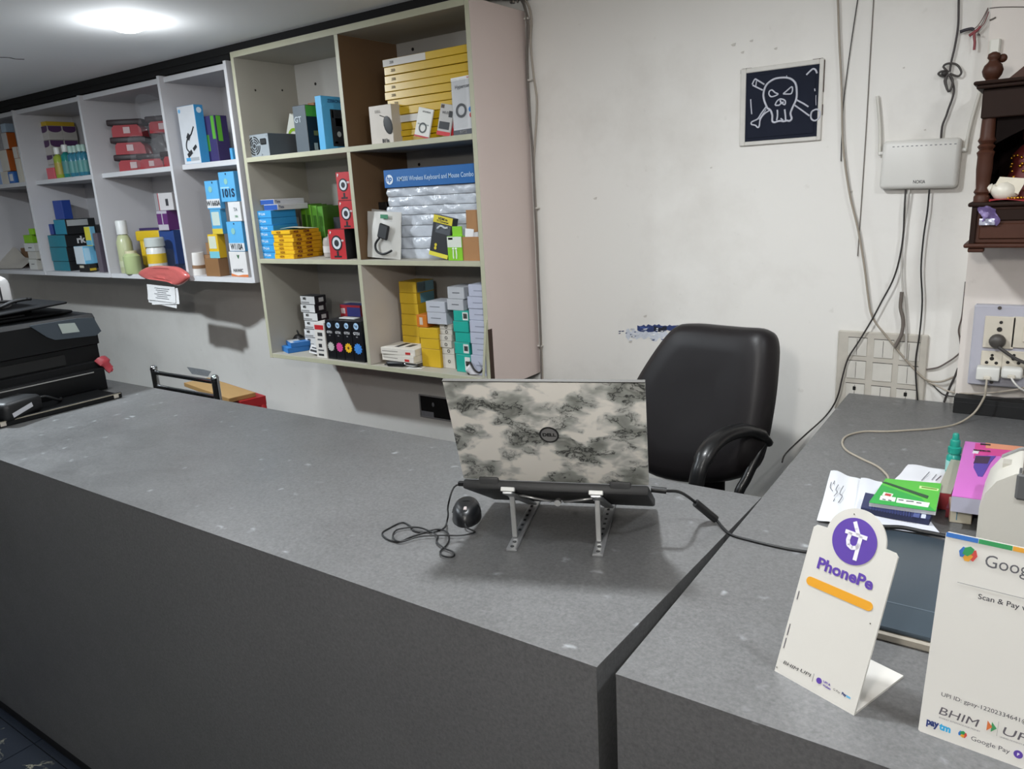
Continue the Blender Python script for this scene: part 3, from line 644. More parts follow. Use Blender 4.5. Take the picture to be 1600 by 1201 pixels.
carton('ink_box', 'tall white box with a red label beside the black ink boxes', 'box', 492.5, 508.5, 2.02, ZB, 504, 'd6d2cc', 'c4bfb8', 'ddd9d2', d=.06, ybot=557, panels=[('F', .08, .8, .92, .93, 'b52026'), ('F', .3, .62, .75, .72, '3a3a3c'), ('F', .25, .5, .7, .54, '55565a'), ('F', .3, .3, .6, .4, '2b2c30'), ('F', .2, .2, .75, .24, '55565a'), ('F', .2, .06, .7, .12, '2b2c30')])
x_ = [510, 523, 536.5, 550.5, 566.5]
for i, (nm, hx) in enumerate((('white', 'b9b9b4'), ('pink', 'd3478f'), ('yellow', 'e6b321'), ('blue', '3f87d6'))):
    o = carton('ink_box', 'black ink box with a %s flower and a round logo' % nm, 'box', x_[i]+.3, x_[i+1]-.3, 2.02, ZB, 500.5+i*.6, '16171b', '111114', '232428', d=.10, ybot=560, group='black ink boxes', rough=.3)
    wd_ = o.dimensions.x; h = o.dimensions.z
    decorate(o, wd_, .10, h, discs=[('F', .5, .88, wd_*.24, 'a9cbe9')], texts=[('F', .5, .885, 'hp', wd_*.3, '16171b', .02), ('F', .5, .70, 'GT51', wd_*.27, 'd2d2d4', .03, wd_*.62), ('F', .5, .62, 'ink', wd_*.16, '9a9a9c')])
    g = G()
    for k in range(11):
        a = 2*math.pi*k/11; c, s = math.cos(a), math.sin(a); rr = wd_*.42
        g.prism([(c*.2*rr-s*.12*rr, s*.2*rr+c*.12*rr), (c*.2*rr+s*.12*rr, s*.2*rr-c*.12*rr), (c*.8*rr+s*.2*rr, s*.8*rr-c*.2*rr), (c*rr, s*rr), (c*.8*rr-s*.2*rr, s*.8*rr+c*.2*rr)], 0, .0005+.0001*(k % 3))
    g.build('flower_print', M(hx, .5), o).matrix_local = face_mtx('F', wd_, .10, h, .5, .33, .0007)
    G().cyl((0, 0, 0), (0, 0, .0004), wd_*.12, wd_*.1, 12).build('flower_centre', M({'yellow': '6b3d10'}.get(nm, hx), .5), o).matrix_local = face_mtx('F', wd_, .10, h, .5, .33, .0015)
crate('ink_box', 'narrow blue and white box wedged against the middle divider', 'box', .012, .06, .11, (BXM-T/2-.008, 2.06, ZB), 'b9c6d2', '7a9ab8', panels=[('F', .1, .1, .9, .5, '3a86b0')])
crate('product_carton', 'red and blue box behind the black ink boxes', 'box', .12, .06, .185, (PY(550, 490, 2.2).x-.02, 2.24, ZB), 'a82a34', '8a1f28', '3a3c78', panels=[('F', .35, .5, 1, .95, '36387a'), ('F', .05, .8, .25, .92, 'd8c4c4')])
o = crate('folded_paper', 'white strip of card lying on top of the black ink boxes', 'paper', .085, .03, .004, (PY(546, 499, 2.06).x, 2.06, PY(540, 501, 2.02).z+.001), 'c9c9c6')

# ---- bottom right compartment
pile('toner_carton', 'yellow carton of the tall column, bottom shelf', 'box', 626, 653, 2.13, ZB, [540, 524.5, 508, 491, 474.5, 457.5, 440], 'd1ab25', 'bd981d', 'd9b53a', d=.10, group='yellow toner cartons', jit=.003, per={6: dict(panels=[('R', .05, .05, .98, .95, '6f95a0'), ('R', .05, .1, .5, .9, '8e9c9e')]), 5: dict(panels=[('R', .2, .05, .98, .95, '5f8f9c')])})
pile('toner_carton', 'yellow carton of the low pile before the yellow column', 'box', 655, 684, 2.06, ZB, [545, 529, 512.5], 'c9a421', 'b8941b', 'd1ac30', d=.065, group='yellow toner cartons', jit=.004)
crate('toner_carton', 'orange box lying on the low yellow pile', 'box', .05, .06, .045, (PY(667, 505, 2.07).x-.02, 2.095, PY(668, 512.5, 2.06).z+.001), 'c4701e', 'b5641c', panels=[('F', .3, .2, .6, .8, 'c9b9a8')])
pile('spare_part_carton', 'beige carton with a small black logo', 'box', 687, 706, 2.07, ZB, [553, 543, 532.5, 522.5, 514.5, 506.5], 'c9c3b8', 'b9b3a8', 'd3cdc2', d=.09, group='beige logo cartons', jit=.005, discs=[('F', .55, .5, .006, '2e2c2a', .004)])
zb2 = PY(697, 506.5, 2.07).z
pile('spare_part_carton', 'pale grey carton on the beige cartons', 'box', 665, 695, 2.058, zb2, [488, 471], 'b7bac2', 'a4a7af', 'c4c7cd', d=.085, group='pale grey cartons', jit=.003, what='pair', panels=[('F', .2, .48, .72, .55, '74777e')])
pile('toner_carton', 'teal carton left of the lavender boxes', 'box', 708.5, 732, 2.045, ZB, [553.5, 535, 519, 502, 485.5], '1fa393', '1a8d80', '35b3a4', d=.10, group='teal cartons', jit=.005, panels=[('F', .6, .12, .95, .88, 'd6d8d4')], texts=[('F', .78, .5, 'III', .022, '2a2a2a', .06)], per={2: dict(panels=[], texts=[]), 3: dict(panels=[], texts=[])})
zt2 = PY(718, 485.5, 2.045).z
pile('spare_part_carton', 'pale grey carton on the teal column', 'box', 698, 724, 2.05, zt2, [467, 448], 'b5b7bb', 'a0a2a6', 'c2c4c8', d=.09, group='pale grey cartons', jit=.004, what='pair', panels=[('F', .3, .48, .72, .55, '55575c')])
pile('spare_part_carton', 'lavender white carton by the right panel', 'box', 733, 757, 2.03, ZB, [555, 537.5, 519, 500.5, 482.5, 463.5, 444.5], 'b4b8c8', 'a0a4b4', 'c2c6d4', d=.11, group='lavender white cartons', jit=.004, panels=[('F', .35, .47, .92, .53, '888c9c')])
# papers, slim boxes and bits at the front
zf = ZB
for i, (hx, wd_, hh) in enumerate((('2a2a2c', .155, .004), ('a9a7a2', .16, .003), ('3b3b3e', .15, .005), ('b9b6b0', .15, .003))):
    o = crate('flat_pouch', '%s flat pouch under the slim white boxes, %s' % (('black', 'grey', 'charcoal', 'pale')[i], ordinal(3-i, 4, 'pile')), 'pouch', wd_, .11, hh, (PY(624, 567, 2.03).x+.004*i, 2.085+.004*(i % 2), zf), hx, rot=(0, 0, R((6, -8, 4, -3)[i])), group='flat pouches', bev=.001)
    zf += hh+.0006
for i in range(2):
    o = crate('cable_box', 'slim white box with a red mark on the flat pouches, %s of two' % ('lower', 'upper')[i], 'box', .165, .115, .025, (PY(622, 552, 2.03).x-.002*i, 2.085, zf), 'd9d3c9', 'c9c3b9', 'dcd8d0', rot=(0, 0, R(-2+5*i)), group='slim white boxes', panels=[('F', .72, .15, .86, .5, 'b5302e'), ('F', .04, .45, .5, .55, '8f8a84'), ('T', .3, .2, .42, .8, '2a2a2c'), ('T', .55, .3, .7, .7, '44464a')])
    zf += .0256
o = thing('wireless_dongle', 'small black device lying before the flat pouches', 'device', (PY(618, 572, 2.02).x, 2.025, ZB), (0, 0, R(12)))
G().box(-.036, .036, -.012, .012, 0, .018, bev=.006, seg=2).build('body', M('141517', .4), o, 50)
G().box(.036, .044, -.006, .006, .005, .013, bev=.001).build('plug', M('8f9296', .3, 1.), o)
q = PZ(650, 574, ZB)
o = crate('price_tag', 'white printed tag lying flat on the bottom board', 'paper', .062, .036, .0012, (q.x, max(q.y, 2.03), ZB), 'd9d9d6', rot=(0, 0, R(16)), bev=.0002); decorate(o, .062, .036, .0012, texts=[('T', .5, .5, '4G LTE', .015, '222222', .05)])
q = PY(743, 570, 2.03)
o = thing('crumpled_cable', 'crumpled white and black cable in film by the right panel', 'cable', (q.x, 2.035, ZB))
G().tube([(-.04, 0, .03), (-.02, -.01, .045), (0, -.012, .02), (.02, -.01, .012), (.03, 0, .03), (.01, .004, .04), (-.015, 0, .022), (-.03, -.012, .008), (-.022, -.016, .004)], .0034, 6).build('black_wire', M('1c1918', .5), o)
G().sheet(lambda u, v: Vector((-.035+.075*u, -.006-.012*math.sin(5*u+3*v), .004+.045*v*(.5+.5*math.sin(3.1*u))+.006*math.sin(11*u)*v)), 10, 6).build('film', M('b7b5b8', .25), o, 60)

# ================================================================== goods on the white shelf
Yw_ = 2.06
# ---- first top compartment (left edge of the photo)
def wbox(label, x0, x1, x2, yt, yb, Y, base, front, side=None, top=None, **k):
    return carton(k.pop('name', 'medicine_carton'), label, 'box', x0, x1, Y, base, yt, front, side, top, x2=x2, ybot=yb, **k)
def zat(x, y, Y): return PY(x, y, Y).z
b1 = wbox('white and orange carton at the foot of the leftmost pile', 2, 12, 22, 268, 284, Yw_, WZM, 'cfc9bd', 'c4bcae')
b2 = wbox('blue-edged carton with white panel at the shelf edge, leftmost compartment', 13, 22, 28, 268, 284, Yw_-.005, WZM, '3b6fb5', '2f5f9f', panels=[('F', .2, .2, .8, .8, 'cfd3d8')])
b3 = wbox('tall cream carton beside the first divider', 26, 33, 39, 247, 283, Yw_, WZM, 'cfcabd', 'c9c2b4')
z = zat(8, 268, Yw_)+.001
wbox('white carton with orange side in the leftmost compartment, wide one', 1, 13, 23, 234, 267, Yw_, z, 'd0cbc0', 'a2521f')
z2 = zat(30, 247, Yw_)+.001
wbox('small white carton with orange edges on the tall cream carton', 20, 27, 35, 229, 246, Yw_, z2, 'd3cec6', 'c9c4ba', body='a2521f')
z3 = zat(7, 234, Yw_)+.001
wbox('white carton with bright orange side, upper leftmost pile', 3, 11.5, 25, 207, 227, Yw_, z3, 'c4c2c0', 'a5541f')
z4 = zat(7, 207, Yw_)+.001
wbox('pale blue carton on top of the leftmost pile', 1, 9, 22, 193, 206, Yw_, z4, 'a9bccb', '8f9fae')
wbox('blue and white carton cut by the left edge of the photo', -12, -2, 3, 232, 283, Yw_, WZM, '8fa8cf', 'c6ccd6')

# ---- second top compartment
pr = '4a2a52'
zz = WZM
for i, (yt, hx, sd) in enumerate(((259, 'b3aea9', 'a9a49f'), (244, 'b3aea9', 'a9a49f'), (220, 'b3aea9', 'aaa59f'), (197, 'b3aea9', 'aaa59f'))):
    a, b = PY(66, 235, 2.13), PY(80, 235, 2.13); zt = zat(66, yt, 2.13); h = zt-zz
    for j in range(2 if i > 1 else 1):
        o = crate('bulb_carton', 'white carton with a purple scalloped band, %s' % ('lowest of its pile', 'second lowest of its pile', 'third row front', 'top row front', 'third row rear', 'top row rear')[i+2*j], 'box', b.x-a.x, .075, h-.001, ((a.x+b.x)/2+.004*(i % 2), 2.13+.0375+.0765*j, zz), hx, sd, 'c4c0ba', group='purple banded cartons')
        w_, h_ = b.x-a.x, h-.001
        for f, W in (('F', w_), ('R', .075)):
            pts = [(W*.04, h_*.98), (W*.96, h_*.98), (W*.96, h_*.75)]+[(W*(.5+.46*math.cos(t)), h_*(.75-.22*math.sin(t))) for t in [math.pi*k/8 for k in range(1, 8)]]+[(W*.04, h_*.75)]
            if i: G().prism(pts, 0, .0006).build('purple_band', M(pr, .5), o).matrix_local = face_mtx(f, w_, .075, h_, 0, 0, 0)
    zz = zt
crate('bulb_carton', 'flat yellow carton on top of the purple banded cartons', 'box', .085, .15, .022, ((a.x+b.x)/2, 2.13+.077, zz), 'c2a01f', 'b5951d', 'd1b13a')
wbox('small coral pink box at the front of the second top compartment', 73, 85, 92, 262, 277, Yw_-.01, WZM, 'd0606a', 'c8525c', name='small_carton')
def ink_bottle(label, x, yb, Y, base, h, r_, hx, cap='d6d6d2', clear=0.):
    p = PY(x, yb, Y); o = thing('ink_bottle', label, 'bottle', (p.x, Y, base), group='ink bottles in the second top compartment')
    G().lathe([(r_*.9, 0), (r_, .004), (r_, h*.66), (r_*.8, h*.72), (r_*.42, h*.76), (r_*.42, h*.8)], seg=16).build('body', M(hx, .18, coat=.6), o, 40)
    G().lathe([(r_*.62, h*.78), (r_*.62, h*.98), (r_*.5, h)], seg=16).build('cap', M(cap, .4), o, 40)
    G().lathe([(r_*1.01, h*.12), (r_*1.01, h*.5)], seg=16).build('bottle_label', M('9c8c3c' if hx == '8fa03a' else '4f8583', .5), o, 40)
ink_bottle('olive green ink bottle with a white cap', 95, 270, 2.07, WZM, .155, .023, '8fa03a')
ink_bottle('teal ink bottle with a white cap beside the olive one', 108, 270, 2.09, WZM, .165, .025, '1f7d78')
for i, x in enumerate((116, 123, 130, 137)):
    ink_bottle('blue clear ink bottle, %s of the four before the second divider' % ('first', 'second', 'third', 'fourth')[i], x, 268, 2.06+.012*(i % 2), WZM, .15, .020, '2f6f84', '9fb8ae')

# ---- third top compartment: red tape dispensers and bagged ones
def dispenser(label, X, Y, base, s=1., rz=0., bag=False):
    o = thing('tape_dispenser', label, 'dispenser', (X, Y, base), (0, 0, rz), group='red and black dispensers')
    prof = [(-.055, 0), (.055, 0), (.052, .028), (.036, .046), (-.042, .046), (-.054, .03)]
    G().prism([(x*s, y*s) for x, y in prof], -.032*s, .032*s, Matrix.Rotation(R(90), 4, 'X')).build('red_housing', M('96222a', .5, spec=.3), o, 30)
    G().box(-.07*s, .06*s, -.034*s, .034*s, .040*s, .062*s, bev=.005*s, seg=2).build('dark_lid', M('220d10', .5), o, 40)
    G().box(-.012*s, .012*s, -.0335*s, -.032*s, .012*s, .034*s).build('white_print', M('b39a9a', .5), o)
    if bag:
        G().sheet(lambda u, v: Vector((s*(-.085+.17*u), s*(-.05-.02*math.sin(math.pi*u)*math.sin(math.pi*v)-.006*math.sin(17*u+11*v)), s*(.0+.13*v+.01*math.sin(7*u)))), 12, 10).build('plastic_bag', film, o, 80)
    return o
xd = -3.715
z = WZM
for i in range(3):
    dispenser('red and black tape dispenser, %s of the left pile' % ('lowest', 'middle', 'topmost')[i], xd-.006*i, 2.16, z, 1.3, R(38)); z += .062*1.3+.0005
dispenser('red and black dispenser in a clear bag, middle of the third top compartment', -3.50, 2.13, WZM, 1.1, R(24), True)
dispenser('red and black dispenser in a clear bag against the right divider', -3.30, 2.125, WZM, 1.1, R(16), True)
dispenser('dark lidded dispenser on the bagged ones in the third top compartment', -3.40, 2.15, WZM+.155, 1.2, R(22), True)

# ---- fourth top compartment
o = wbox('white adapter box with a blue side and a cable picture', 281.5, 308, 322, 164, 247, 2.055, WZM, 'd3d6da', '3a8fc4', 'b7c4d0', name='adapter_box', panels=[('F', .14, .05, .4, .11, '4aa0d4'), ('F', .42, .05, .9, .11, 'a9adb2')], discs=[('F', .12, .92, .008, '6fb0dc'), ('R', .5, .91, .012, 'd6e4ee')], texts=[('R', .5, .91, 'hp', .014, '3a8fc4')])
w_, d_, h_ = o.dimensions
G().tube([(.035, .05, 0), (.01, .02, 0), (-.01, .012, 0), (-.03, -.01, 0), (-.035, -.035, 0), (-.02, -.05, 0)], .003, 6).box(-.03, .006, -.008, .008, 0, .002, mtx=Matrix.Translation((-.005, -.052, 0))@Matrix.Rotation(R(28), 4, 'Z')).box(-.012, .012, -.010, .010, 0, .002, mtx=Matrix.Translation((-.01, .012, 0))@Matrix.Rotation(R(50), 4, 'Z')).box(-.02, .008, -.006, .006, 0, .002, mtx=Matrix.Translation((.03, -.032, 0))@Matrix.Rotation(R(32), 4, 'Z')).build('cable_picture', M('23252a', .5), o).matrix_local = face_mtx('F', w_, .1, h_, .55, .42, .001) @ Matrix.Translation((0, 0, 0))
for c in o.children:
    if c.name.startswith('cable_picture'): c.matrix_local = face_mtx('F', w_, d_, h_, .55, .42, .001)
wbox('purple box with bright green stripes beside the adapter box', 322, 338, 358, 180, 246, 2.10, WZM, '3a2f63', '352a5a', '40356c', name='headset_box', panels=[('F', .02, .25, .3, .6, '4a8f2e'), ('F', .66, .5, .95, .99, '5cab30'), ('R', .15, .45, .5, .99, '5cab30')])
wbox('little light blue box at the right end of the fourth top compartment', 359, 363, 368, 231, 245, 2.06, WZM, '4aa0d4', '3c8fc0', name='small_carton')

# ---- first bottom compartment
wbox('white carton on the bottom board, right foot of the first compartment', 46, 58, 66, 405, 424, Yw_, WZB, 'cfcfca', 'b7b4ac', name='small_carton', panels=[('F', .3, .5, .7, .56, '44464a')])
za = zat(52, 405, Yw_)+.001
wbox('white carton second of the small pile in the first compartment', 44, 57, 64, 393, 404, Yw_, za, 'c9c7c0', 'b9b5ab', name='small_carton')
zb_ = zat(50, 393, Yw_)+.001
wbox('white carton with a black dash, third of the small pile', 38, 53, 62, 380, 392, Yw_, zb_, 'd2d3d2', 'bcbbb6', name='small_carton', panels=[('F', .4, .4, .75, .5, '33353a')])
zc_ = zat(46, 380, Yw_)+.001
wbox('lime green carton on the small white pile, wide one', 37, 50, 58, 367, 378, Yw_, zc_, '86c01e', '6fa31a', name='small_carton')
zd_ = zat(44, 367, Yw_)+.001
wbox('lime green carton on the very top of the small pile', 45, 52, 56, 357, 366, Yw_, zd_, '8cc822', '76ad1c', name='small_carton')
o = G().sheet(lambda u, v: Vector((-.28+.44*u, -.06-.05*math.sin(math.pi*u)*(1-v)+.08*v, .004+.14*v*(.75+.25*math.sin(5*u))*(1-.35*u)+.01*math.sin(15*u)*v)), 16, 8, .002).build('plastic_bag', M('b0aaa0', .35, coat=.2), None, 70, (PY(22, 425, 2.1).x, 2.14, WZB)); tag(o, 'pale crumpled bag slumped on the bottom board at the left edge', 'bag')
G().box(-.1, .1, .06, .09, 0, .11, bev=.003).build('cardboard_inside', M('8a6a4e', .7), o)

# ---- second bottom compartment
teal = '1f7484'; blk = '131416'
pile('toner_carton', 'teal toner carton with a black side', 'box', 77, 103, 2.04, WZB, [408, 386, 367], teal, blk, '16404a', x2=150, group='teal toner cartons', jit=.006, texts=[('R', .5, .5, 'rk', .05, 'c9c9c9', .04)])
zt_ = zat(90, 367, 2.04)+.001
wbox('teal and black toner carton on the teal pile', 85, 103, 150, 343, 366, 2.05, zt_, '23809a', '121315', '1a5563', name='toner_carton', panels=[('R', .05, .55, .75, .95, '9a9c9c')])
wbox('dark blue carton standing left of the teal top carton', 75, 83, 90, 350, 366, 2.07, zt_, '1c3a86', '18336f', name='toner_carton')
ztt = zat(95, 343, 2.05)+.001
wbox('royal blue carton on the very top of the teal pile', 84, 98, 112, 313, 341, 2.10, ztt, '1d3f92', '1a3780', '254a9f', name='toner_carton')
wbox('black and yellow low carton before the second divider', 124, 140, 152, 413, 428, 2.02, WZB, '1d1c1c', '26241f', name='small_carton', panels=[('F', .1, .55, .5, .85, 'b9b4a4'), ('R', .05, .2, .9, .5, 'b59a2a')])
zq = zat(132, 413, 2.02)+.001
wbox('white and light blue carton on the black and yellow one', 117, 131, 151, 385, 411, 2.02, zq, 'c6d0d6', '6fb4d6', name='small_carton', panels=[('R', .05, .2, .5, .9, 'a9d0e4')])
zq2 = zat(124, 385, 2.02)+.001
wbox('yellow and blue little carton above the white and light blue one', 133, 142, 150, 354, 383, 2.03, zq2, 'c9bf3e', '6aa0b8', name='small_carton', panels=[('F', .05, .05, .95, .3, '5f9fbc')])
o = wbox('clear purplish tall box against the second divider', 150, 157, 169, 364, 428, 2.03, WZB, '5d5560', '574f5a', '6a626c', name='clear_box', coat=.5, rough=.2)

# ---- third bottom compartment
def tub(name, label, x, yb, Y, base, prof, hx, cap, capz, cat='bottle', lab=None):
    p = PY(x, yb, Y); o = thing(name, label, cat, (p.x, Y, base))
    G().lathe(prof, seg=18).build('body', M(hx, .3, coat=.3), o, 40)
    G().lathe(capz, seg=18).build('cap', M(cap, .4), o, 40)
    if lab: G().lathe([(lab[0], lab[1]), (lab[0], lab[2])], seg=18).build('bottle_label', M(lab[3], .5), o, 40)
    return o
tub('glue_bottle', 'pale yellow-green bottle with a tall white cap, third compartment', 202, 425, 2.06, WZB, [(.034, 0), (.036, .006), (.036, .15), (.026, .18), (.016, .19)], 'b0b48c', 'cfcfcc', [(.026, .188), (.026, .25), (.022, .255)], lab=(.0364, .03, .06, 'bcc0a0'))
tub('glue_bottle', 'pale green squat bottle at the front of the third compartment', 210, 428, 2.03, WZB, [(.036, 0), (.039, .006), (.039, .085), (.024, .10)], 'a9b684', 'c9c2a0', [(.026, .098), (.026, .11)])
o = thing('caulking_gun', 'yellow and black hand tool standing between the bottles', 'tool', (PY(225, 428, 2.06).x, 2.135, WZB), (0, 0, R(12)))
G().box(-.09, .07, -.022, .022, .15, .2, bev=.008, seg=2).box(.015, .055, -.02, .02, 0, .16, bev=.01, seg=2).box(-.075, -.045, -.018, .018, .03, .16, bev=.006).build('yellow_body', M('c9a81f', .4), o, 40)
G().box(.018, .052, -.0225, -.0195, .02, .12, bev=.006).box(-.012, .01, -.014, .014, .06, .15, bev=.004).build('black_grip', M('17171a', .5), o)
tub('glue_tub', 'white tub with a yellow label and a white lid, third compartment', 249, 425, 2.06, WZB, [(.040, 0), (.043, .006), (.043, .115), (.034, .13)], 'c9cac6', 'b4bab6', [(.045, .128), (.045, .165), (.040, .17)], cat='tub', lab=(.0435, .05, .095, 'c9a81f'))
o = wbox('purple printed carton with white and yellow print, third compartment', 218, 249, 262, 356, 380, 2.19, WZB, '3b2a5e', '33244f', '43306a', name='marker_box', panels=[('F', .02, .02, .2, .6, 'b59a2a')], texts=[('F', .62, .8, 'WRITER', .035, 'd2ccd8', .03), ('F', .72, .48, 'pro-', .035, 'd2ccd8', .03)])
o = wbox('bright blue wrapped bundle on the third bottom board', 248, 272, 284, 360, 382, 2.13, WZB, '24427f', '203a70', name='wrapped_bundle')
G().sheet(lambda u, v: Vector((-.05+.1*u, -o.dimensions.y/2-.004-.003*math.sin(9*u+4*v), .01+.1*v)), 8, 8).build('clear_film', film, o, 80)
zp = zat(256, 360, 2.13)+.001
wbox('white and purple carton on the blue wrapped bundle', 246, 262, 280, 329, 357, 2.12, zp, 'b9b3bc', '5f2a6a', 'c4bec8', name='marker_box', panels=[('F', .0, .3, .45, .85, '5f2a6a'), ('F', .55, .3, 1, .85, '5f2a6a')])
zp2 = zat(254, 329, 2.12)+.001
wbox('white and red carton on top of the purple carton', 247, 270, 278, 301, 326, 2.13, zp2, 'cfcbcb', '9f9a9a', 'c4c0c0', name='marker_box', panels=[('F', 0, 0, .05, 1, 'a83a44'), ('F', .5, .25, .68, .65, '3a3a3e')])
# black pouch, pink bag and the invoices hanging from the shelf edge
e = PY(268, 425, YF)
o = G().sheet(lambda u, v: Vector((-.12+.22*u, .0+.10*v, .05*math.sin(math.pi*u)*(.35+.65*v)*1.0+.004+.008*math.sin(13*u+7*v))), 14, 8, .003).build('plastic_pouch', M('2a2b2e', .2, coat=.6), None, 70, (e.x-.02, YF+.02, WZB+.004)); tag(o, 'black shiny plastic pouch lying on the third bottom board', 'pouch')
ol = smooth_loop([PY(x, y, YF-.016) for x, y in ((217, 426), (226, 419), (241, 415), (262, 415), (279, 417), (291, 424), (297, 432), (291, 440), (280, 446), (270, 442), (259, 440), (246, 438), (232, 436), (221, 431))])
cb = sum(ol, Vector())/len(ol)
o = G(); pillow([p-cb for p in ol], Vector((0, -1, 0)), .02, .0135, ((1., 0.), (.95, .5), (.82, .85), (.62, .55), (.4, .9), (.18, .7)), o)
o = o.build('plastic_bag', M('bf605c', .25, coat=.4, bump=.6, scale=40), None, 75, cb); tag(o, 'salmon pink plastic bag drooping over the white shelf edge', 'bag')
for i, (dx, dz_, rr) in enumerate(((0, 0, 2), (.018, -.014, -3), (-.004, -.02, 5))):
    a, b = PY(233, 458, YF-.012), PY(276, 460, YF-.012); top = zat(255, 446, YF-.012); h = top-zat(255, 470, YF-.012)
    o = G().sheet(lambda u, v: Vector(((b.x-a.x)*(u-.5), -.006*v*v, -h*v)), 4, 6, .0004).build('invoice_slip', M('d9d8d7', .7), None, 60, ((a.x+b.x)/2+dx, YF-.016+.003*i, top+dz_), (0, R(rr), 0))
    tag(o, 'white printed slip hanging under the pink bag, %s of three' % ('front', 'middle', 'rearmost')[i], 'paper', 'slips under the pink bag')
    if i == 0:
        for k, wv in enumerate((.5, .42, .3, .55, .36, .45)):
            v = (k+1.3)/8; G().box(-.05*wv*2, .14*wv, -.0025-.006*v*v, -.0012-.006*v*v, -h*v-h*.03, -h*v).build('printed_line', M('6a6b70', .7), o)

# ---- fourth bottom compartment
cy = '5aa8d8'
o = wbox('white carton with an orange swoosh at the foot of the toner pile', 360, 386, 393, 393, 436, 2.03, WZB, 'd6d4d2', 'c2c0be', name='toner_box', texts=[('F', .45, .25, 'HAWIC', .02, '44464c', .02), ('F', .55, .82, 'v', .03, '3f6a4a', .05)])
w_, d_, h_ = o.dimensions
G().prism([(0, h_*.02), (w_, h_*.0), (w_, h_*.10), (w_*.7, h_*.09), (w_*.4, h_*.05), (0, h_*.13)], 0, .0006).build('orange_swoosh', M('c8703a', .5), o).matrix_local = face_mtx('F', w_, d_, h_, 0, 0, 0)
za = zat(373, 393, 2.03)+.001
wbox('light blue toner box lettered W110A above the swoosh carton', 356, 380, 388, 346, 391, 2.03, za, cy, '4a93c2', '73b8e2', name='toner_box', panels=[('F', .0, .02, 1, .28, 'd6d8da')], texts=[('F', .5, .15, 'W110A', .035, '1d1f24', .03, .085)], discs=[('F', .5, .93, .004, '1d3a5a'), ('F', .4, .68, .013, '86b8b0')])
zb_ = zat(368, 346, 2.03)+.001
wbox('white toner box with faint print near the top of the pile', 357, 376, 384, 315, 343, 2.03, zb_, 'd6d6d6', 'bdbdbd', name='toner_box', texts=[('F', .6, .6, 'TA', .02, '7a8088'), ('F', .6, .25, '18A', .014, '6a9a7a')])
zc_ = zat(366, 315, 2.03)+.001
wbox('light blue toner box lettered 101S on top of the pile', 343, 367, 379, 268, 313, 2.03, zc_, cy, '4a93c2', '7cc0e8', name='toner_box', panels=[('F', .05, .45, .6, .5, '9ccbe6')], texts=[('F', .5, .28, '101S', .045, '14314e', .04)], discs=[('F', .45, .68, .012, '86b8b0'), ('F', .5, .93, .004, '1d3a5a')])
wbox('narrow white and black carton left of the swoosh carton', 344, 352, 358, 404, 434, 2.05, WZB, 'd0d0ce', 'b9b9b6', name='toner_box', panels=[('F', .1, .6, .6, .95, '26262a')])
for i, (x0, x1, x2, yt, yb) in enumerate(((318, 332, 343, 415, 432), (316, 330, 342, 398, 414), (322, 331, 338, 379, 397))):
    base = WZB if i == 0 else (zat(325, 415, 2.08)+.001 if i == 1 else zat(323, 398, 2.08)+.001)
    wbox('plain brown small carton, %s of three behind the white cup' % ('lowest', 'middle', 'topmost')[i], x0, x1, x2, yt, yb, 2.08, base, '8f6a48', '7d5c3e', name='small_carton', group='plain brown small cartons')
zy = zat(326, 398, 2.06)
o = wbox('yellow toner box with a white panel and a cyan foot', 326, 341, 353, 366, 400, 2.03, zat(325, 403, 2.03), 'd3ae22', 'c79f1c', 'dcbb3a', name='toner_box', panels=[('F', .08, .4, .82, .92, 'c3c9b8'), ('F', 0, 0, 1, .28, '6fb6c4')])
zz = zat(332, 366, 2.03)+.001
wbox('blue and yellow toner box between the lettered boxes', 330, 346, 355, 327, 364, 2.03, zz, '4d9cc8', '4390bb', name='toner_box', panels=[('F', 0, 0, 1, .22, 'cdb53a'), ('F', .12, .35, .85, .9, 'b9c8c0')])
zz = zat(338, 327, 2.03)+.001
wbox('light blue toner box lettered W1660A, left of the 101S box', 321.5, 342, 350, 282, 325, 2.03, zz, cy, '4a93c2', '7cc0e8', name='toner_box', panels=[('F', 0, .05, 1, .36, 'd6d8da')], texts=[('F', .5, .2, 'W1660A', .03, '1d1f24', .03, .095)], discs=[('F', .6, .93, .004, '1d3a5a'), ('F', .4, .7, .013, '86b8b0')])
# plinth of brown card under the yellow box so that it does not hang in the air
crate('small_carton', 'plain brown carton carrying the yellow toner box', 'box', .10, .05, zat(325, 403, 2.03)-WZB-.001, (PY(333, 420, 2.03).x+.01, 2.045, WZB), '86623f', '7d5c3e')
o = thing('paper_cup', 'white cup standing upside down at the front of the fourth bottom compartment', 'cup', (PY(303, 425, 2.04).x, 2.06, WZB+.054), (R(180), R(8), 0))
G().lathe([(.032, -.05), (.034, -.045), (.045, .045), (.047, .05)], seg=24).build('body', M('cfccc8', .5), o, 40)
G().lathe([(.0405, .005), (.0425, .02)], seg=24).build('brown_band', M('8a6a4e', .5), o, 40)

# ================================================================== left end of the long counter
PX_ = -2.75
pr_ = thing('inkjet_printer', 'black office inkjet printer with a tilted control panel on the counter end', 'printer', (PX_-.18, 1.11, ZC))
bk_ = M('0c0d0f', .5, spec=.25); bk2 = M('0f1012', .6, spec=.15); bk3 = M('08090a', .6)
def lp_(x, y, z): return Vector((x-(PX_-.18), y-1.11, z-ZC))
Y0, Y1 = .875, 1.347
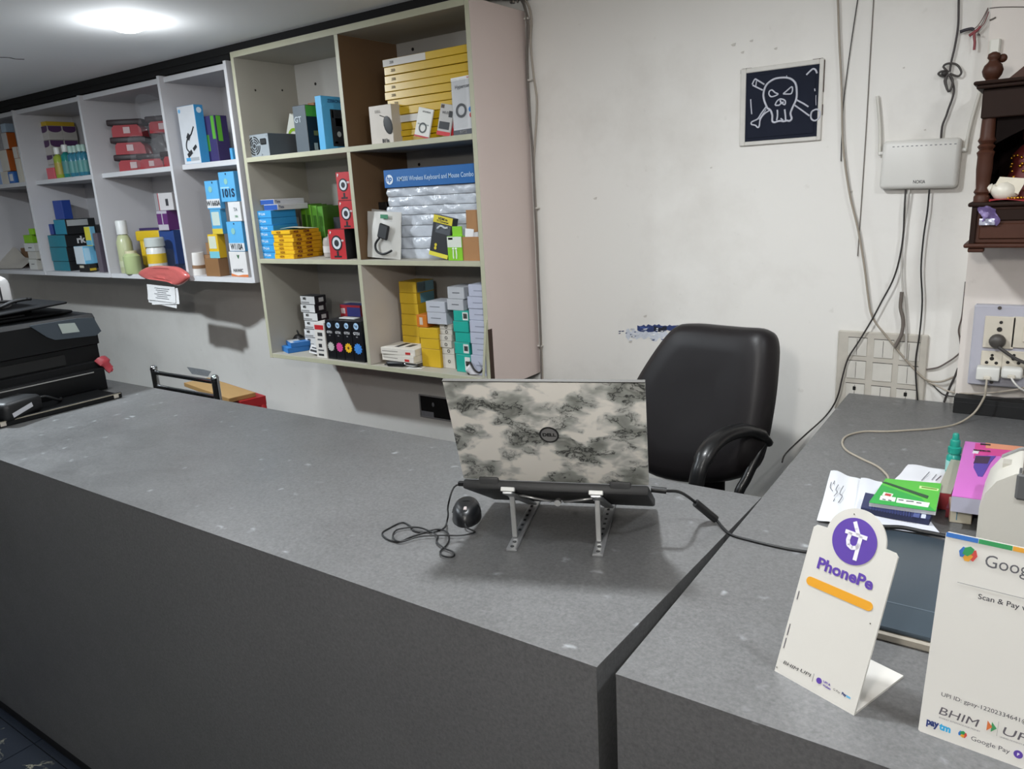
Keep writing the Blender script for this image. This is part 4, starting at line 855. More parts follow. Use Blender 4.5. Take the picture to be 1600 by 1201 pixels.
# body: profile in x-z, swept along y
prof = [(-.38+.18, .0), (.18, .0), (.18, .105), (.165, .11), (.165, .165), (.18, .17), (.179, .262), (.168, .275), (-.2, .279)]
yx = Matrix(((1, 0, 0, 0), (0, 0, -1, 0), (0, 1, 0, 0), (0, 0, 0, 1)))
G().prism(prof, -(Y1-1.11), -(Y0-1.11), yx).build('body', bk_, pr_, 30)
G().box(-.2, .10, Y0-1.11+.02, Y1-1.11-.03, .279, .290, bev=.006, seg=2).build('scanner_lid', bk2, pr_, 40)
# slanted control panel: outline as in the photo, on the slanted front plane
def on_front(x, y): return PX(x, y, PX_+.004)-Vector((PX_-.18, 1.11, ZC))
pp = [on_front(*q) for q in ((45, 506), (118, 489), (146, 496), (158, 517), (150, 524), (86, 531), (74, 527))]
g = G(); b2 = bmesh.new()
def slant(p, off): return Vector((.1795+off, p.y, min(p.z, .268)))
lo = [b2.verts.new(slant(p, .0)) for p in pp]; hi = [b2.verts.new(slant(p, .006)) for p in pp]
b2.faces.new(list(reversed(lo))); b2.faces.new(hi)
for k in range(len(pp)): b2.faces.new((lo[k], lo[(k+1) % len(pp)], hi[(k+1) % len(pp)], hi[k]))
bmesh.ops.recalc_face_normals(b2, faces=b2.faces); g._merge(b2)
cp = g.build('control_panel', M('4d565f', .35, metal=.4), pr_)
sc_ = [slant(on_front(*q), .0065) for q in ((90, 506), (116, 504), (124, 518), (97, 521))]
g = G(); b2 = bmesh.new(); q1 = [b2.verts.new(v) for v in sc_]; q2 = [b2.verts.new(v+Vector((.0012, 0, 0))) for v in sc_]
b2.faces.new(q2); b2.faces.new(list(reversed(q1)))
for k in range(4): b2.faces.new((q1[k], q1[(k+1) % 4], q2[(k+1) % 4], q2[k]))
bmesh.ops.recalc_face_normals(b2, faces=b2.faces); g._merge(b2); g.build('touch_screen', M('a9b3ae', .2), cp)
G().box(.165, .172, Y0-1.11+.05, Y1-1.11-.12, .115, .15).build('paper_slot', bk3, pr_)
G().box(.18, .36, Y0-1.11-.05, Y1-1.11-.045, .002, .012, bev=.003).build('output_tray', bk2, pr_)
G().box(.352, .362, Y0-1.11-.05, Y1-1.11-.045, .0, .020, bev=.003).build('tray_lip', bk_, pr_)
G().box(.3622, .3632, Y0-1.11-.05, Y1-1.11-.05, .0155, .0185).build('tray_edge_line', M('8f8878', .5), pr_)
for yy in (Y1-1.11-.075, -.19): G().box(.3625, .3645, yy, yy+.016, .004, .016).build('tray_mark', M('b7b1a6', .5), pr_)
G().box(.18, .205, Y0-1.11, Y1-1.11-.01, .012, .085, bev=.006, seg=2).build('cassette', bk_, pr_, 40)
G().box(.2052, .2062, Y0-1.11+.02, Y1-1.11-.05, .074, .0775).build('cassette_line', M('9a9a98', .4), pr_)
G().tube([(.17, Y1-1.11-.004, .11), (.185, Y1-1.11+.004, .095), (.19, Y1-1.11+.012, .075), (.195, Y1-1.11+.022, .065)], [.03]*5+[.02]*6+[.008]*3, 8, flat=.5).build('red_tag', M('a33640', .5), pr_, 50)
# adapter lump resting on the output tray
o = thing('power_adapter', 'black power adapter with a white sticker on the printer tray', 'adapter', (-2.62, .985, ZC+.0125), (0, 0, R(20)))
G().box(-.05, .05, -.07, .07, 0, .06, bev=.018, seg=3).build('brick', M('0d0e10', .5), o, 50)
G().box(.0502, .0512, -.045, .03, .022, .036, mtx=Matrix.Rotation(R(12), 4, 'X')).build('white_sticker', M('b9bac0', .5), o)
G().tube([(0, .07, .03), (.01, .11, .035), (.02, .15, .012), (-.01, .19, .006)], .005, 7).build('cord', M('0d0e10', .5), o)
# feeder tray with cables lying on the printer, and a white device on it
tz = ZC+.2905
o = thing('paper_feeder', 'black paper feeder tray standing above the printer', 'feeder', (-2.93, 1.06, tz))
G().box(-.10, .10, -.16, .10, 0, .010, bev=.003).cyl((.02, .1, .006), (.03, .15, .008), .006, .005, 12).build('feeder_base', bk_, o, 40)
G().box(-.13, .13, -.2, .2, -.004, .004, bev=.003, mtx=Matrix.Translation((0, .03, .020))@Matrix.Rotation(R(3), 4, 'X')).build('tray_plate', bk2, o)
G().box(-.03, .03, -.03, .03, .008, .016, bev=.002).build('neck', bk_, o)
for s_, rr in (((.09, 0), .0), ((.07, .02), .6), ((.05, -.02), 1.3)):
    G().tube([(s_[0]-.02+.0*k, -.14+.045*k+s_[1], .036+.008*math.sin(k*1.4+rr)+.002*k) for k in range(7)], .005, 6).build('cable', M('0c0d0f', .5), o)
p = PX(10, 450, -2.95)
o = thing('desktop_device', 'white rounded device at the left edge above the printer', 'device', (-2.98, p.y-.06, tz+.022))
G().box(-.07, .07, -.09, .065, 0, .115, bev=.03, seg=4).build('body', M('cfcfd0', .35), o, 60)
G().box(.0695, .071, .02, .026, .03, .08).build('slot', M('2a2a2e', .5), o); G().box(.0695, .071, -.05, -.02, .0, .02).build('slot', M('2a2a2e', .5), o)

# ================================================================== chrome chair behind the counter
YCH = 1.55
a, b = PY(240, 574, YCH), PY(335, 586, YCH)
o = thing('steel_chair', 'chrome tube chair showing its back rails behind the counter', 'chair', ((a.x+b.x)/2, YCH, 0))
chrome = M('c8ccd0', .12, 1.); hw = (b.x-a.x)/2; ht = (a.z+b.z)/2
for s_ in (-1, 1):
    G().tube([(s_*hw, 0, ht-.008), (s_*hw, .0, .75), (s_*hw, -.015, .5), (s_*hw, -.04, 0)], .0135, 12).ball((s_*hw, 0, ht-.008), .0145).build('back_post', chrome, o, 60)
    G().tube([(s_*hw, .22, .45), (s_*hw, .23, 0)], .0125, 10, smooth=0).build('leg', chrome, o, 60)
for z_ in (ht-.022, ht-.078): G().cyl((-hw, 0, z_), (hw, 0, z_), .0085, .0085, 12).build('back_rail', chrome, o, 40)
G().box(-hw, hw, -.01, .235, .44, .475, bev=.012, seg=2).build('seat', M('1c1c1e', .5), o, 40)
# red stool with a wooden plank
o = thing('plastic_stool', 'red plastic stool half hidden behind the counter', 'stool', (-2.83, 1.90, 0), (0, 0, R(-11)))
G().prism([(-.2, -.055), (.2, -.055), (.2, .055), (-.2, .055)], .75, .785).build('seat', M('a32025', .4), o)
for sx_ in (-1, 1):
    for sy_ in (-1, 1):
        G().tube([(sx_*.18, sy_*.04, .75), (sx_*.22, sy_*.06, 0)], .022, 8, smooth=0).build('leg', M('a32025', .4), o)
G().box(-.21, .21, -.062, -.055, .66, .752).build('apron', M('a32025', .4), o)
o = crate('wooden_plank', 'light wooden plank lying on the red stool', 'plank', .46, .115, .018, (-2.885, 1.875, .7855), 'a5814f', '9c7848', 'b08d5c', rot=(0, 0, R(-11)))
# open socket recess with black boxes, low on the wall
p0, p1 = PY(657, 617, YW), PY(712, 657, YW)
o = thing('wall_socket_box', 'open black socket recess low on the wall behind the laptop', 'socket', ((p0.x+p1.x)/2, YW, (p0.z+p1.z)/2))
hw, hh = (p1.x-p0.x)/2, (p0.z-p1.z)/2
for nm, q in (('frame_side', (-hw-.006, -hw, -hh, hh)), ('frame_side', (hw, hw+.006, -hh, hh)), ('frame_edge', (-hw-.006, hw+.006, hh, hh+.006)), ('frame_edge', (-hw-.006, hw+.006, -hh-.006, -hh))):
    G().box(q[0], q[1], -.007, -.0005, q[2], q[3], bev=.001).build(nm, M('9a9898', .6, var=.2, scale=40), o)
G().box(-hw, hw, -.003, -.0005, -hh, hh).build('recess', M('060607', .9), o)
G().box(-hw*.98, -hw*.25, -.005, -.003, -hh, -hh*.5).build('flaked_plaster', M('8f9096', .8, var=.2, scale=60), o)
G().ball((-.02, -.006, .012), .006, sc=(1, .5, 1.6)).build('clip', M('77787c', .4), o)
# scuffed patch on the wall behind the chrome chair
paint_patch([(292, 573), (318, 577), (330, 580), (325, 588), (300, 584)], '8c8f92', t=.0008)

# ================================================================== laptop on its stand
LC = Vector((-.666, 1.045, 1.069)); LR = R(21.5)
lap = thing('laptop', 'open laptop with a white and grey marble lid on a folding stand', 'laptop', LC, (0, 0, LR))
marble = marble_material(); dk = M('3a3a3a', .5); dk2 = M('232323', .55)
LW, LH = .325, .211
lm = Matrix.Rotation(R(20.5), 4, 'X')
lid = G().box(-LW/2, LW/2, -.003, .0035, 0, LH, bev=.0022, seg=2).build('lid', [marble], lap, 40); lid.matrix_local = lm
G().box(-LW/2+.001, LW/2-.001, .0036, .0052, .002, LH-.001).build('screen', M('0a0a0c', .2), lap).matrix_local = lm
G().box(-LW/2, LW/2, -.0032, .0036, LH-.0006, LH+.0012).build('lid_edge', M('4a4844', .6), lid)
g = G(); n = 32
for k in range(n):
    a0, a1 = 2*math.pi*k/n, 2*math.pi*(k+1)/n
    g.prism([(math.cos(a0)*.0135, math.sin(a0)*.0135), (math.cos(a0)*.0165, math.sin(a0)*.0165), (math.cos(a1)*.0165, math.sin(a1)*.0165), (math.cos(a1)*.0135, math.sin(a1)*.0135)], 0, .0007)
fm_ = Matrix(((1, 0, 0, 0), (0, 0, -1, -.0031), (0, 1, 0, 0), (0, 0, 0, 1)))
# badge position read off the photo
d0 = ray(858, 679); mwl = Matrix.Translation(LC)@Matrix.Rotation(LR, 4, 'Z')@lm
inv = mwl.inverted(); oo = inv@EYE; dd = inv.to_3x3()@d0; tt = (-.003-oo.y)/dd.y; bp_ = oo+dd*tt
bm_ = Matrix.Translation((bp_.x, 0, bp_.z))@fm_
G().cyl((0, 0, 0), (0, 0, .0005), .0140, .0140, 32).build('badge_disc', M('8a8885', .35, .5), lid).matrix_local = bm_
g.build('badge_ring', M('1b1b1b', .4), lid).matrix_local = bm_
lettering('DELL', .0088, lid, bm_@Matrix.Translation((0, 0, .0008)), M('151515', .4), .05, width=.0225)
bmx = Matrix.Rotation(R(-28), 4, 'X')
G().box(-LW/2, LW/2, -.004, .218, -.019, -.002, bev=.004, seg=2).build('base', [dk2], lap, 40).matrix_local = bmx
G().box(-LW/2+.01, LW/2-.01, .02, .21, -.0018, -.001).build('keyboard_deck', M('151516', .5), lap).matrix_local = bmx
for s_ in (-1, 1):
    G().box(s_*.115-.018, s_*.115+.018, -.008, .006, -.012, .006, bev=.003, seg=2).build('hinge', dk, lap, 40)
for k in range(26):
    x = -.06+k*.0036
    G().box(x, x+.0022, -.0062, -.0035, -.0105, -.0065).build('vent_slot', M('050505', .8), lap)
# the folding stand
st = thing('laptop_stand', 'folding aluminium stand holding the marble laptop', 'laptop stand', (LC.x, LC.y, ZC), (0, 0, LR))
alu = M('a9aaab', .4, .6, var=.05); alu_b = M('c3c3c1', .3, .7); zL = LC.z-ZC
for s_, lx in ((-1, -.078), (1, .075)):
    G().box(lx-.0095, lx+.0095, -.02, .215, 0, .006, bev=.0018, seg=2).build('foot_bar', alu, st, 40)
    for k, yy in enumerate((-.010, .008)): G().cyl((lx, yy, .0055), (lx, yy, .0072), .0038, .0034, 12).build('foot_rivet', M('3a3b3c', .5), st)
    for k in range(6): G().box(lx-.004, lx+.001, .055+.022*k, .063+.022*k, .0055, .0064).build('notch', M('2b2c2d', .6), st)
    arm = G().box(lx-.009, lx+.009, -.014, .205, -.027, -.0215, bev=.0015).build('support_arm', alu, st); arm.matrix_local = Matrix.Translation((0, 0, zL))@bmx
    lip = G().box(lx-.012, lx+.012, -.0155, -.0065, -.022, -.0145, bev=.001).build('rear_lip', M('dcdcd8', .35), st); lip.matrix_local = Matrix.Translation((0, 0, zL))@bmx
    G().box(-.0045, .0045, -.003, .003, 0, .083, bev=.001, mtx=Matrix.Translation((lx-.003, .026, .008))@Matrix.Rotation(R(4), 4, 'X')).build('strut', alu_b, st)
    G().cyl((lx-.010, .0225, .09), (lx+.008, .0225, .09), .004, .004, 10).build('pivot', alu_b, st)
mid = Vector((0, .06, .074))
for lx in (-.078, .075):
    G().tube([(lx, .024, .092), (lx*.15, .03, .078)], .0022, 8, smooth=0).build('cross_link', alu_b, st)
    G().tube([(lx*.15, .032, .078), (-lx*.9, .075, .064)], .0018, 8, smooth=0).build('cross_link', M('77787a', .4, .8), st)
G().cyl((0, .026, .077), (0, .036, .077), .006, .006, 12).build('link_joint', alu_b, st)

# ------------------------------------------------------------------ mouse and its cord
mp_ = PZ(730, 809, ZC)
MR = R(34)
ms = thing('computer_mouse', 'black wired mouse on the counter beside the laptop', 'mouse', (mp_.x, mp_.y, ZC), (0, 0, MR))
def mfn(u, v):
    a = 2*math.pi*u; t = v*math.pi/2
    rx, ry = .0285*(1+.05*math.sin(a)), .046
    c = math.cos(t)**.55
    return Vector((rx*c*math.cos(a), ry*c*math.sin(a), .035*math.sin(t)**.8*(1+.12*math.sin(a)*math.cos(t))))
G().sheet(mfn, 28, 10).build('shell', M('101113', .38), ms, 80)
G().lathe([(.0001, .0), (.0001, .001)], seg=8).sheet(lambda u, v: Vector((  .028*v*math.cos(2*math.pi*u), .045*v*math.sin(2*math.pi*u), .001)), 24, 2).build('base', M('0a0a0b', .6), ms)
G().box(-.004, .004, -.034, -.014, .020, .0322, bev=.003, seg=2, mtx=Matrix.Identity(4)).build('scroll_wheel', M('2a2b2d', .5), ms, 40)
G().box(-.0032, .0032, -.0325, -.0185, .0285, .0332, bev=.001).build('wheel_ring', M('b5a9a6', .4), ms)
G().tube([(0, -.012, .0335), (0, -.03, .0275), (0, -.042, .017)], .0006, 5).tube([(.028, -.004, .014), (.022, 0, .028), (0, .002, .0358), (-.022, 0, .028), (-.028, -.004, .014)], .0006, 5).build('seam', M('000000', .9), ms)
def on_counter(pts, z=.0): return [PZ(x, y, ZC+.0022+z) for x, y in pts]
lpos = Matrix.Translation(LC)@Matrix.Rotation(LR, 4, 'Z')
c_ = [lpos@Vector((-.166, .012, -.016)), lpos@Vector((-.185, .008, -.022)), lpos@Vector((-.196, .0, -.055)), PZ(700, 806, ZC+.02)]
c_ += on_counter([(694, 824), (676, 831), (649, 830), (640, 821), (628, 816), (610, 824), (597, 833), (607, 843), (625, 846), (646, 837)])
c_ += on_counter([(679, 827), (697, 830), (702, 840), (698, 851), (688, 861), (692, 868), (704, 870), (710, 867), (706, 861), (694, 856), (682, 846)], .002)
c_ += on_counter([(684, 837), (670, 829), (655, 824), (637, 824), (619, 828), (614, 839), (626, 846)], .003)
c_ += on_counter([(655, 838), (690, 836), (720, 836), (742, 831)], .004)
mo = Matrix.Translation(ms.location)@Matrix.Rotation(MR, 4, 'Z')
c_ += [mo@Vector((.004, -.06, .007)), mo@Vector((0, -.044, .009))]
G().tube(c_, .00165, 6).build('mouse_cord', M('0c0c0d', .45), ms, 80).matrix_parent_inverse = mo.inverted()
G().box(-.014, 0, -.004, .004, -.004, .004, bev=.001, mtx=mo.inverted()@lpos@Matrix.Translation((-.1635, .012, -.016))).build('usb_plug', M('0c0c0d', .45), ms)
# ------------------------------------------------------------------ laptop power lead, with its ferrite
pw = [lpos@Vector((.164, .03, -.02)), lpos@Vector((.19, .03, -.022)), PZ(1060, 768, 1.035), PZ(1078, 778, 1.0), PZ(1100, 796, .965), PZ(1118, 811, .949), PZ(1130, 825, ZC+.004)]
pw += on_counter([(1144, 836), (1172, 844), (1205, 852), (1240, 859), (1275, 862), (1320, 852)])
o = thing('power_lead', 'black laptop power lead running across both counters', 'cable')
G().tube(pw, .0028, 7).build('lead', M('0e0e0f', .5), o, 80)
q0, q1 = pw[4]-(pw[4]-pw[3])*.6, pw[5]
G().tube([q0, q0+(q1-q0)*.15, q0+(q1-q0)*.5, q0+(q1-q0)*.85, q1], .0075, 10, smooth=0).build('ferrite_bead', M('131314', .45), o, 60)
G().tube([pw[0], pw[1]], .0055, 10, smooth=0).build('barrel_plug', M('131314', .45), o, 60)

# ================================================================== office chair
CH = Vector((-.735, 1.92, 0)); CT = R(-18)
ch = thing('office_chair', 'black leatherette office chair between the counters', 'chair', CH, (0, 0, CT))
lea = M('191617', .45, spec=.35, var=.10, scale=14, bump=.10)
cex = Vector((math.cos(CT), math.sin(CT), 0)); cbk = Vector((-math.sin(CT), math.cos(CT), 0)); rec = R(14)
cup = Vector((0, 0, 1))*math.cos(rec)+cbk*math.sin(rec); cn = -(cbk*math.cos(rec)-Vector((0, 0, 1))*math.sin(rec))
CO = Vector((-.735, 1.90, .95))
def on_back(x, y): d = ray(x, y); return EYE+d*((CO-EYE).dot(cn)/d.dot(cn))
ol = [on_back(*q) for q in ((1066, 509), (1092, 505), (1130, 508), (1165, 511), (1194, 513), (1208, 521), (1213, 540), (1212, 572), (1208, 615), (1202, 655), (1194, 695), (1182, 728), (1155, 747), (1110, 754), (1062, 752), (1022, 740), (1000, 715), (990, 675), (990, 635), (1000, 602), (1018, 570), (1044, 532))]
in_parent(pillow(smooth_loop(ol), cn, .055, .045, ((1., 0.), (.985, .45), (.94, .75), (.84, .93), (.62, .96), (.3, .88))), ch).build('backrest', lea, ch, 75)
G().box(-.23, .23, -.43, .04, .44, .53, bev=.04, seg=4).build('seat', lea, ch, 60)
G().box(-.045, .045, .03, .05, .48, .80, bev=.006).build('back_support', M('111112', .5), ch)
blkp = M('0f0f10', .35, coat=.15)
ra = [PY(*q) for q in ((1201, 694, 1.86), (1188, 679, 1.82), (1162, 672, 1.76), (1132, 680, 1.69), (1109, 699, 1.63), (1096, 724, 1.595), (1089, 750, 1.58), (1087, 778, 1.575))]
ra += [Vector((ra[-1].x, ra[-1].y, .70)), Vector((ra[-1].x-.05, ra[-1].y+.05, .50))]
rb = [PY(*q) for q in ((1192, 692, 1.84), (1180, 718, 1.81), (1166, 748, 1.785), (1153, 776, 1.765))]
rb += [Vector((rb[-1].x, rb[-1].y, .68)), Vector((rb[-1].x-.06, rb[-1].y, .50))]
for k in (0, 1):
    sh_ = -cex*.56*k
    in_parent(G().tube([q+sh_ for q in ra], [.010]+[.016]*3+[.021]*4+[.024]*12+[.02]*30, 10, flat=.75), ch).build('armrest', blkp, ch, 70)
    in_parent(G().tube([q+sh_ for q in rb], .0125, 10), ch).build('armrest_brace', blkp, ch, 70)
G().cyl((0, -.2, .10), (0, -.2, .45), .028, .028, 16).build('gas_post', M('222224', .4), ch, 40)
for k in range(5):
    a = 2*math.pi*k/5
    G().tube([(0, -.2, .12), (.15*math.cos(a), -.2+.15*math.sin(a), .10), (.27*math.cos(a), -.2+.27*math.sin(a), .075)], .022, 8).build('base_leg', M('141415', .5), ch, 60)
    G().cyl((.27*math.cos(a)-.012, -.2+.27*math.sin(a), .03), (.27*math.cos(a)+.012, -.2+.27*math.sin(a), .03), .03, .03, 14).build('castor', M('0c0c0d', .5), ch, 40)

# ================================================================== things on the back wall, right
def wpt(x, y, off=.0, Y=YW): return PY(x, y, Y-off)
# wiring along the shelf side
tw = thing('wire_bundle', 'bundle of beige wires running down beside the cream shelf', 'wires')
for i, (pts, hx) in enumerate((([(812, -14), (821, 14), (826, 40), (824, 90), (829, 190), (833, 260), (836, 330), (841, 440), (845, 540), (847, 600), (849, 660)], '8d857c'),
                               ([(806, -14), (824, 5), (830, 30), (829, 70), (834, 120), (839, 160), (836, 220), (834, 262), (838, 340), (842, 450), (846, 550), (849, 640)], 'a39a8e'),
                               ([(802, -14), (822, 20), (823, 100), (827, 180), (832, 230), (835, 300), (840, 400), (844, 500), (846, 590), (848, 650)], '6f6862'))):
    G().tube([Vector((wpt(*pts[0], .008+.004*i).x-.01, YW-.012-.004*i, CEIL))]+[wpt(x, y, .008+.004*i) for x, y in pts], .0036, 6).build('wire', M(hx, .6), tw, 80)
for x, y in ((823, 29), (828, 125), (838, 325), (844, 540)):
    p = wpt(x, y, .012); G().box(p.x-.009, p.x+.009, p.y-.006, p.y+.012, p.z-.003, p.z+.003, bev=.001).build('wire_clip', M('c9c5bd', .5), tw)
# skull panel: a painted-over switch box lid
A = wpt(1158.8, 110.6); B = wpt(1289, 89); Cc = wpt(1158.8, 230); D = wpt(1287, 217)
cx, cz = (A.x+B.x)/2, (A.z+Cc.z+B.z+D.z)/4; hw, hh = (B.x-A.x)/2, (A.z+B.z-Cc.z-D.z)/4
sk = thing('painted_panel', 'dark wall panel chalked with a skull and crossbones', 'panel', (cx, YW, cz))
nav = M('1f2330', .8, var=.15, scale=25, spec=.15); chalk = M('c3c5cf', .8, var=.15, scale=60)
G().box(-hw, hw, -.004, -.0005, -hh, hh, bev=.001).build('back_plate', M('d6d3cd', .6, var=.08, scale=30), sk)
for nm, q in (('frame_side', (-hw, -hw+.016, -hh, hh)), ('frame_side', (hw-.011, hw, -hh, hh)), ('frame_edge', (-hw+.016, hw-.011, hh-.013, hh)), ('frame_edge', (-hw+.016, hw-.011, -hh, -hh+.011))):
    G().box(q[0], q[1], -.009, -.004, q[2], q[3], bev=.0018).build(nm, M('cfccc5', .6, var=.12, scale=35), sk)
G().box(-hw+.016, hw-.011, -.0065, -.004, -hh+.011, hh-.013).build('painted_board', nav, sk)
G().box(-hw+.0225, hw-.020, -.0082, -.0065, -hh+.02, hh-.022, bev=.0008).build('raised_board', nav, sk)
for q in ((hw-.0008, hw+.0012, .02, hh-.004), (hw-.0008, hw+.001, -.04, -.012), (-hw-.001, -hw+.0006, hh-.012, hh-.002), (hw-.03, hw-.004, hh-.0006, hh+.0012), (-hw+.004, -hw+.03, hh-.0004, hh+.0008)):
    G().box(q[0], q[1], -.006, -.001, q[2], q[3]).build('chipped_edge', M('4a3a32', .9), sk)
def skp(x, y):       # zoomed photo coordinates -> panel
    p = PY(1120+x/6.32, 60+y/6.32, YW-.0088); return Vector((p.x-cx, -.0088, p.z-cz))
def stroke(pts, r_=.0022, nm='chalk_stroke', closed_=False, sm=4):
    P = [skp(*q) for q in pts]
    if closed_: P.append(P[0])
    G().tube(P, r_*1.15, 6, smooth=sm, flat=1.).build(nm, chalk, sk, 80)
stroke([(500, 690), (468, 610), (462, 540), (490, 460), (560, 405), (640, 388), (720, 395), (775, 440), (790, 520), (785, 600), (750, 680), (728, 740), (740, 790), (720, 815), (690, 812), (660, 820), (630, 815), (600, 820), (570, 830), (548, 815), (548, 760), (530, 710), (500, 690)], .0026, 'skull_outline')
stroke([(520, 520), (545, 510), (575, 535), (605, 550), (570, 570), (535, 575), (515, 550), (520, 520)], .0018, 'eye')
stroke([(655, 548), (700, 510), (740, 478), (748, 510), (735, 545), (700, 550), (655, 548)], .0018, 'eye')
stroke([(575, 660), (595, 620), (630, 598), (675, 615), (672, 655), (640, 640), (615, 660), (580, 662)], .0019, 'nose'); stroke([(625, 610), (640, 640), (660, 625)], .0022, 'nose')
stroke([(598, 705), (600, 760), (592, 810)], .0022, 'tooth_line'); stroke([(670, 700), (678, 760), (680, 805)], .0022, 'tooth_line'); stroke([(630, 790), (655, 808)], .0018, 'tooth_line')
stroke([(350, 455), (375, 405), (400, 412), (470, 455)], .002, 'bone'); stroke([(355, 462), (385, 478), (455, 512)], .002, 'bone'); stroke([(392, 420), (386, 470)], .0015, 'bone')
stroke([(492, 670), (440, 740), (405, 795), (345, 825), (345, 850), (380, 858), (405, 880), (420, 865), (430, 800), (470, 745), (520, 712)], .002, 'bone'); stroke([(488, 700), (440, 770), (418, 800)], .0012, 'bone')
stroke([(790, 610), (850, 640), (905, 675)], .002, 'bone'); stroke([(770, 660), (840, 710), (915, 765)], .002, 'bone'); stroke([(940, 720), (985, 700), (1018, 725), (1015, 770), (995, 800), (960, 812), (932, 790), (930, 750), (940, 720)], .0021, 'bone')
stroke([(885, 360), (920, 325), (950, 302), (975, 310), (990, 345)], .0022, 'bone'); stroke([(335, 600), (338, 660), (345, 748)], .0016, 'chalk_mark'); stroke([(966, 495), (970, 520)], .0014, 'chalk_mark'); stroke([(980, 560), (978, 600), (980, 660)], .0008, 'chalk_mark'); stroke([(690, 365), (690, 378)], .001, 'chalk_mark')
# router with its antennas
a, b = wpt(1378, 222, .03), wpt(1502, 218, .03); lo = wpt(1376, 297, .03); rw = b.x-a.x; rh = a.z-lo.z
rt = thing('wifi_router', 'white wireless router hung on the wall above the cables', 'router', ((a.x+b.x)/2, YW-.001, lo.z), (0, R(1.2), 0))
wp = M('d6d4ce', .4, var=.03, scale=12)
G().box(-rw/2, rw/2, -.035, -.002, 0, rh, bev=.012, seg=4).build('shell', wp, rt, 60)
for k in range(14): G().box(-rw/2+.025+k*.0108, -rw/2+.030+k*.0108, -.0354, -.0348, rh-.0165, rh-.0145).build('status_light', M('6f7074', .5), rt)
lettering('NOKIA', .0115, rt, Matrix(((1, 0, 0, .004), (0, 0, -1, -.0353), (0, 1, 0, .017), (0, 0, 0, 1))), M('26282c', .4), .02, width=.028)
for s_, dx, tl in ((-1, -.018, .155), (1, .018, .155)):
    G().cyl((s_*(rw/2-.004), -.014, rh-.03), (s_*(rw/2+.010), -.014, rh-.03), .0055, .005, 10).build('antenna_hinge', wp, rt, 40)
    G().tube([(s_*(rw/2+.008), -.014, rh-.034), (s_*(rw/2+.008)+dx*.25, -.012, rh+.03), (s_*(rw/2+.008)+dx, -.010, rh+tl-.04)], .0042, 8).build('antenna', M('cbc8bf', .45), rt, 60)
# switch plate painted over
a, b, c, d = wpt(1311, 515, .006), wpt(1450, 524, .006), wpt(1303, 640, .006), wpt(1443, 652, .006)
sx0, sx1, sz0, sz1 = (a.x+c.x)/2, (b.x+d.x)/2, (c.z+d.z)/2, (a.z+b.z)/2
so = thing('switch_plate', 'white painted switch plate with nine modules low on the wall', 'switch plate', ((sx0+sx1)/2, YW, (sz0+sz1)/2))
hw, hh = (sx1-sx0)/2, (sz1-sz0)/2; gp = M('bab4a9', .6, var=.18, scale=22); gm = M('cbc7be', .5, var=.10, scale=30); ln = M('3a342f', .9)
G().box(-hw, hw, -.010, -.0005, -hh, hh, bev=.003).build('plate', gp, so)
rowy = [hh-.018, hh-.085, hh-.152]
colx = [-hw+.032, -hw+.100, -hw+.165]
for r_ in range(3):
    for c_i in range(3):
        x0 = colx[c_i]-.003; z1_ = rowy[r_]-.004*c_i*.5; wdt, hgt = .05, .052
        if z1_-hgt < -hh: hgt = max(.02, z1_+hh-.004)
        G().box(x0, x0+wdt, -.0125, -.010, z1_-hgt, z1_, bev=.001).build('module', gm, so)
        G().box(x0-.001, x0+wdt, -.0121, -.0101, z1_, z1_+.0014).build('joint', ln, so)
        if (r_, c_i) != (1, 1): G().box(x0+wdt*.46, x0+wdt*.47+.0006, -.0128, -.0123, z1_-hgt+.003, z1_-.003).build('rocker_joint', ln, so)
for x, z_ in ((colx[0]+.02, rowy[2]-.012), (colx[2]+.02, rowy[2]-.016)): G().box(x-.004, x+.004, -.0131, -.0124, z_-.007, z_+.004, bev=.001).build('key_hole', M('0c0b0a', .9), so)
# ------------------------------------------------------------------ switchboard on the pillar
YP = 2.25
def ppt(x, y, off=0.): return PY(x, y, YP-off)
a, c = ppt(1521, 476, .03), ppt(1513, 600, .03); bx0 = (a.x+c.x)/2; bz1, bz0 = a.z, c.z
sb = thing('switchboard', 'lavender grey switchboard with sockets on the pillar', 'switchboard', (bx0, YP, bz0))
H_ = bz1-bz0; lav = M('b4b3bd', .5, var=.08, scale=20); iv = M('d0c8b8', .45, var=.07, scale=25)
G().box(0, .26, -.03, -.0005, 0, H_, bev=.003).build('box_body', lav, sb)
def sl(x, y): p = ppt(x, y, .031); return p.x-bx0, p.z-bz0
def mod(nm, x0, y0, x1, y1, t=.006, mt=iv):
    (u0, v1), (u1, v0) = sl(x0, y0), sl(x1, y1); return G().box(u0, u1, -.03-t, -.03, v0, v1, bev=.0015).build(nm, mt, sb), (u0+u1)/2, (v0+v1)/2, u1-u0, v1-v0
_, mx_, mz_, mw_, mh_ = mod('socket_module', 1540, 493, 1583, 545)
G().cyl((mx_+.002, -.0362, mz_+mh_*.32), (mx_+.002, -.0372, mz_+mh_*.32), .004, .004, 10).cyl((mx_, -.0362, mz_+mh_*.1), (mx_, -.0372, mz_+mh_*.1), .006, .006, 10).build('socket_hole', M('2a2622', .8), sb)
mod('switch_module', 1584, 494, 1640, 546); _, a1, a2, a3, a4 = mod('rocker', 1600, 508, 1630, 535, .011)
for x0, x1 in ((1534, 1564), (1566, 1600), (1602, 1634)):
    _, u, v, wd_, hg = mod('socket_module', x0, 547, x1, 590, .005)
    for du, dv, rr in ((0, .35, .0035), (.0, .22, .005), (-.22, .06, .004), (.22, .06, .004)): G().cyl((u+du*wd_, -.0352, v+dv*hg), (u+du*wd_, -.0358, v+dv*hg), rr, rr, 10).build('socket_hole', M('1c1816', .8), sb)
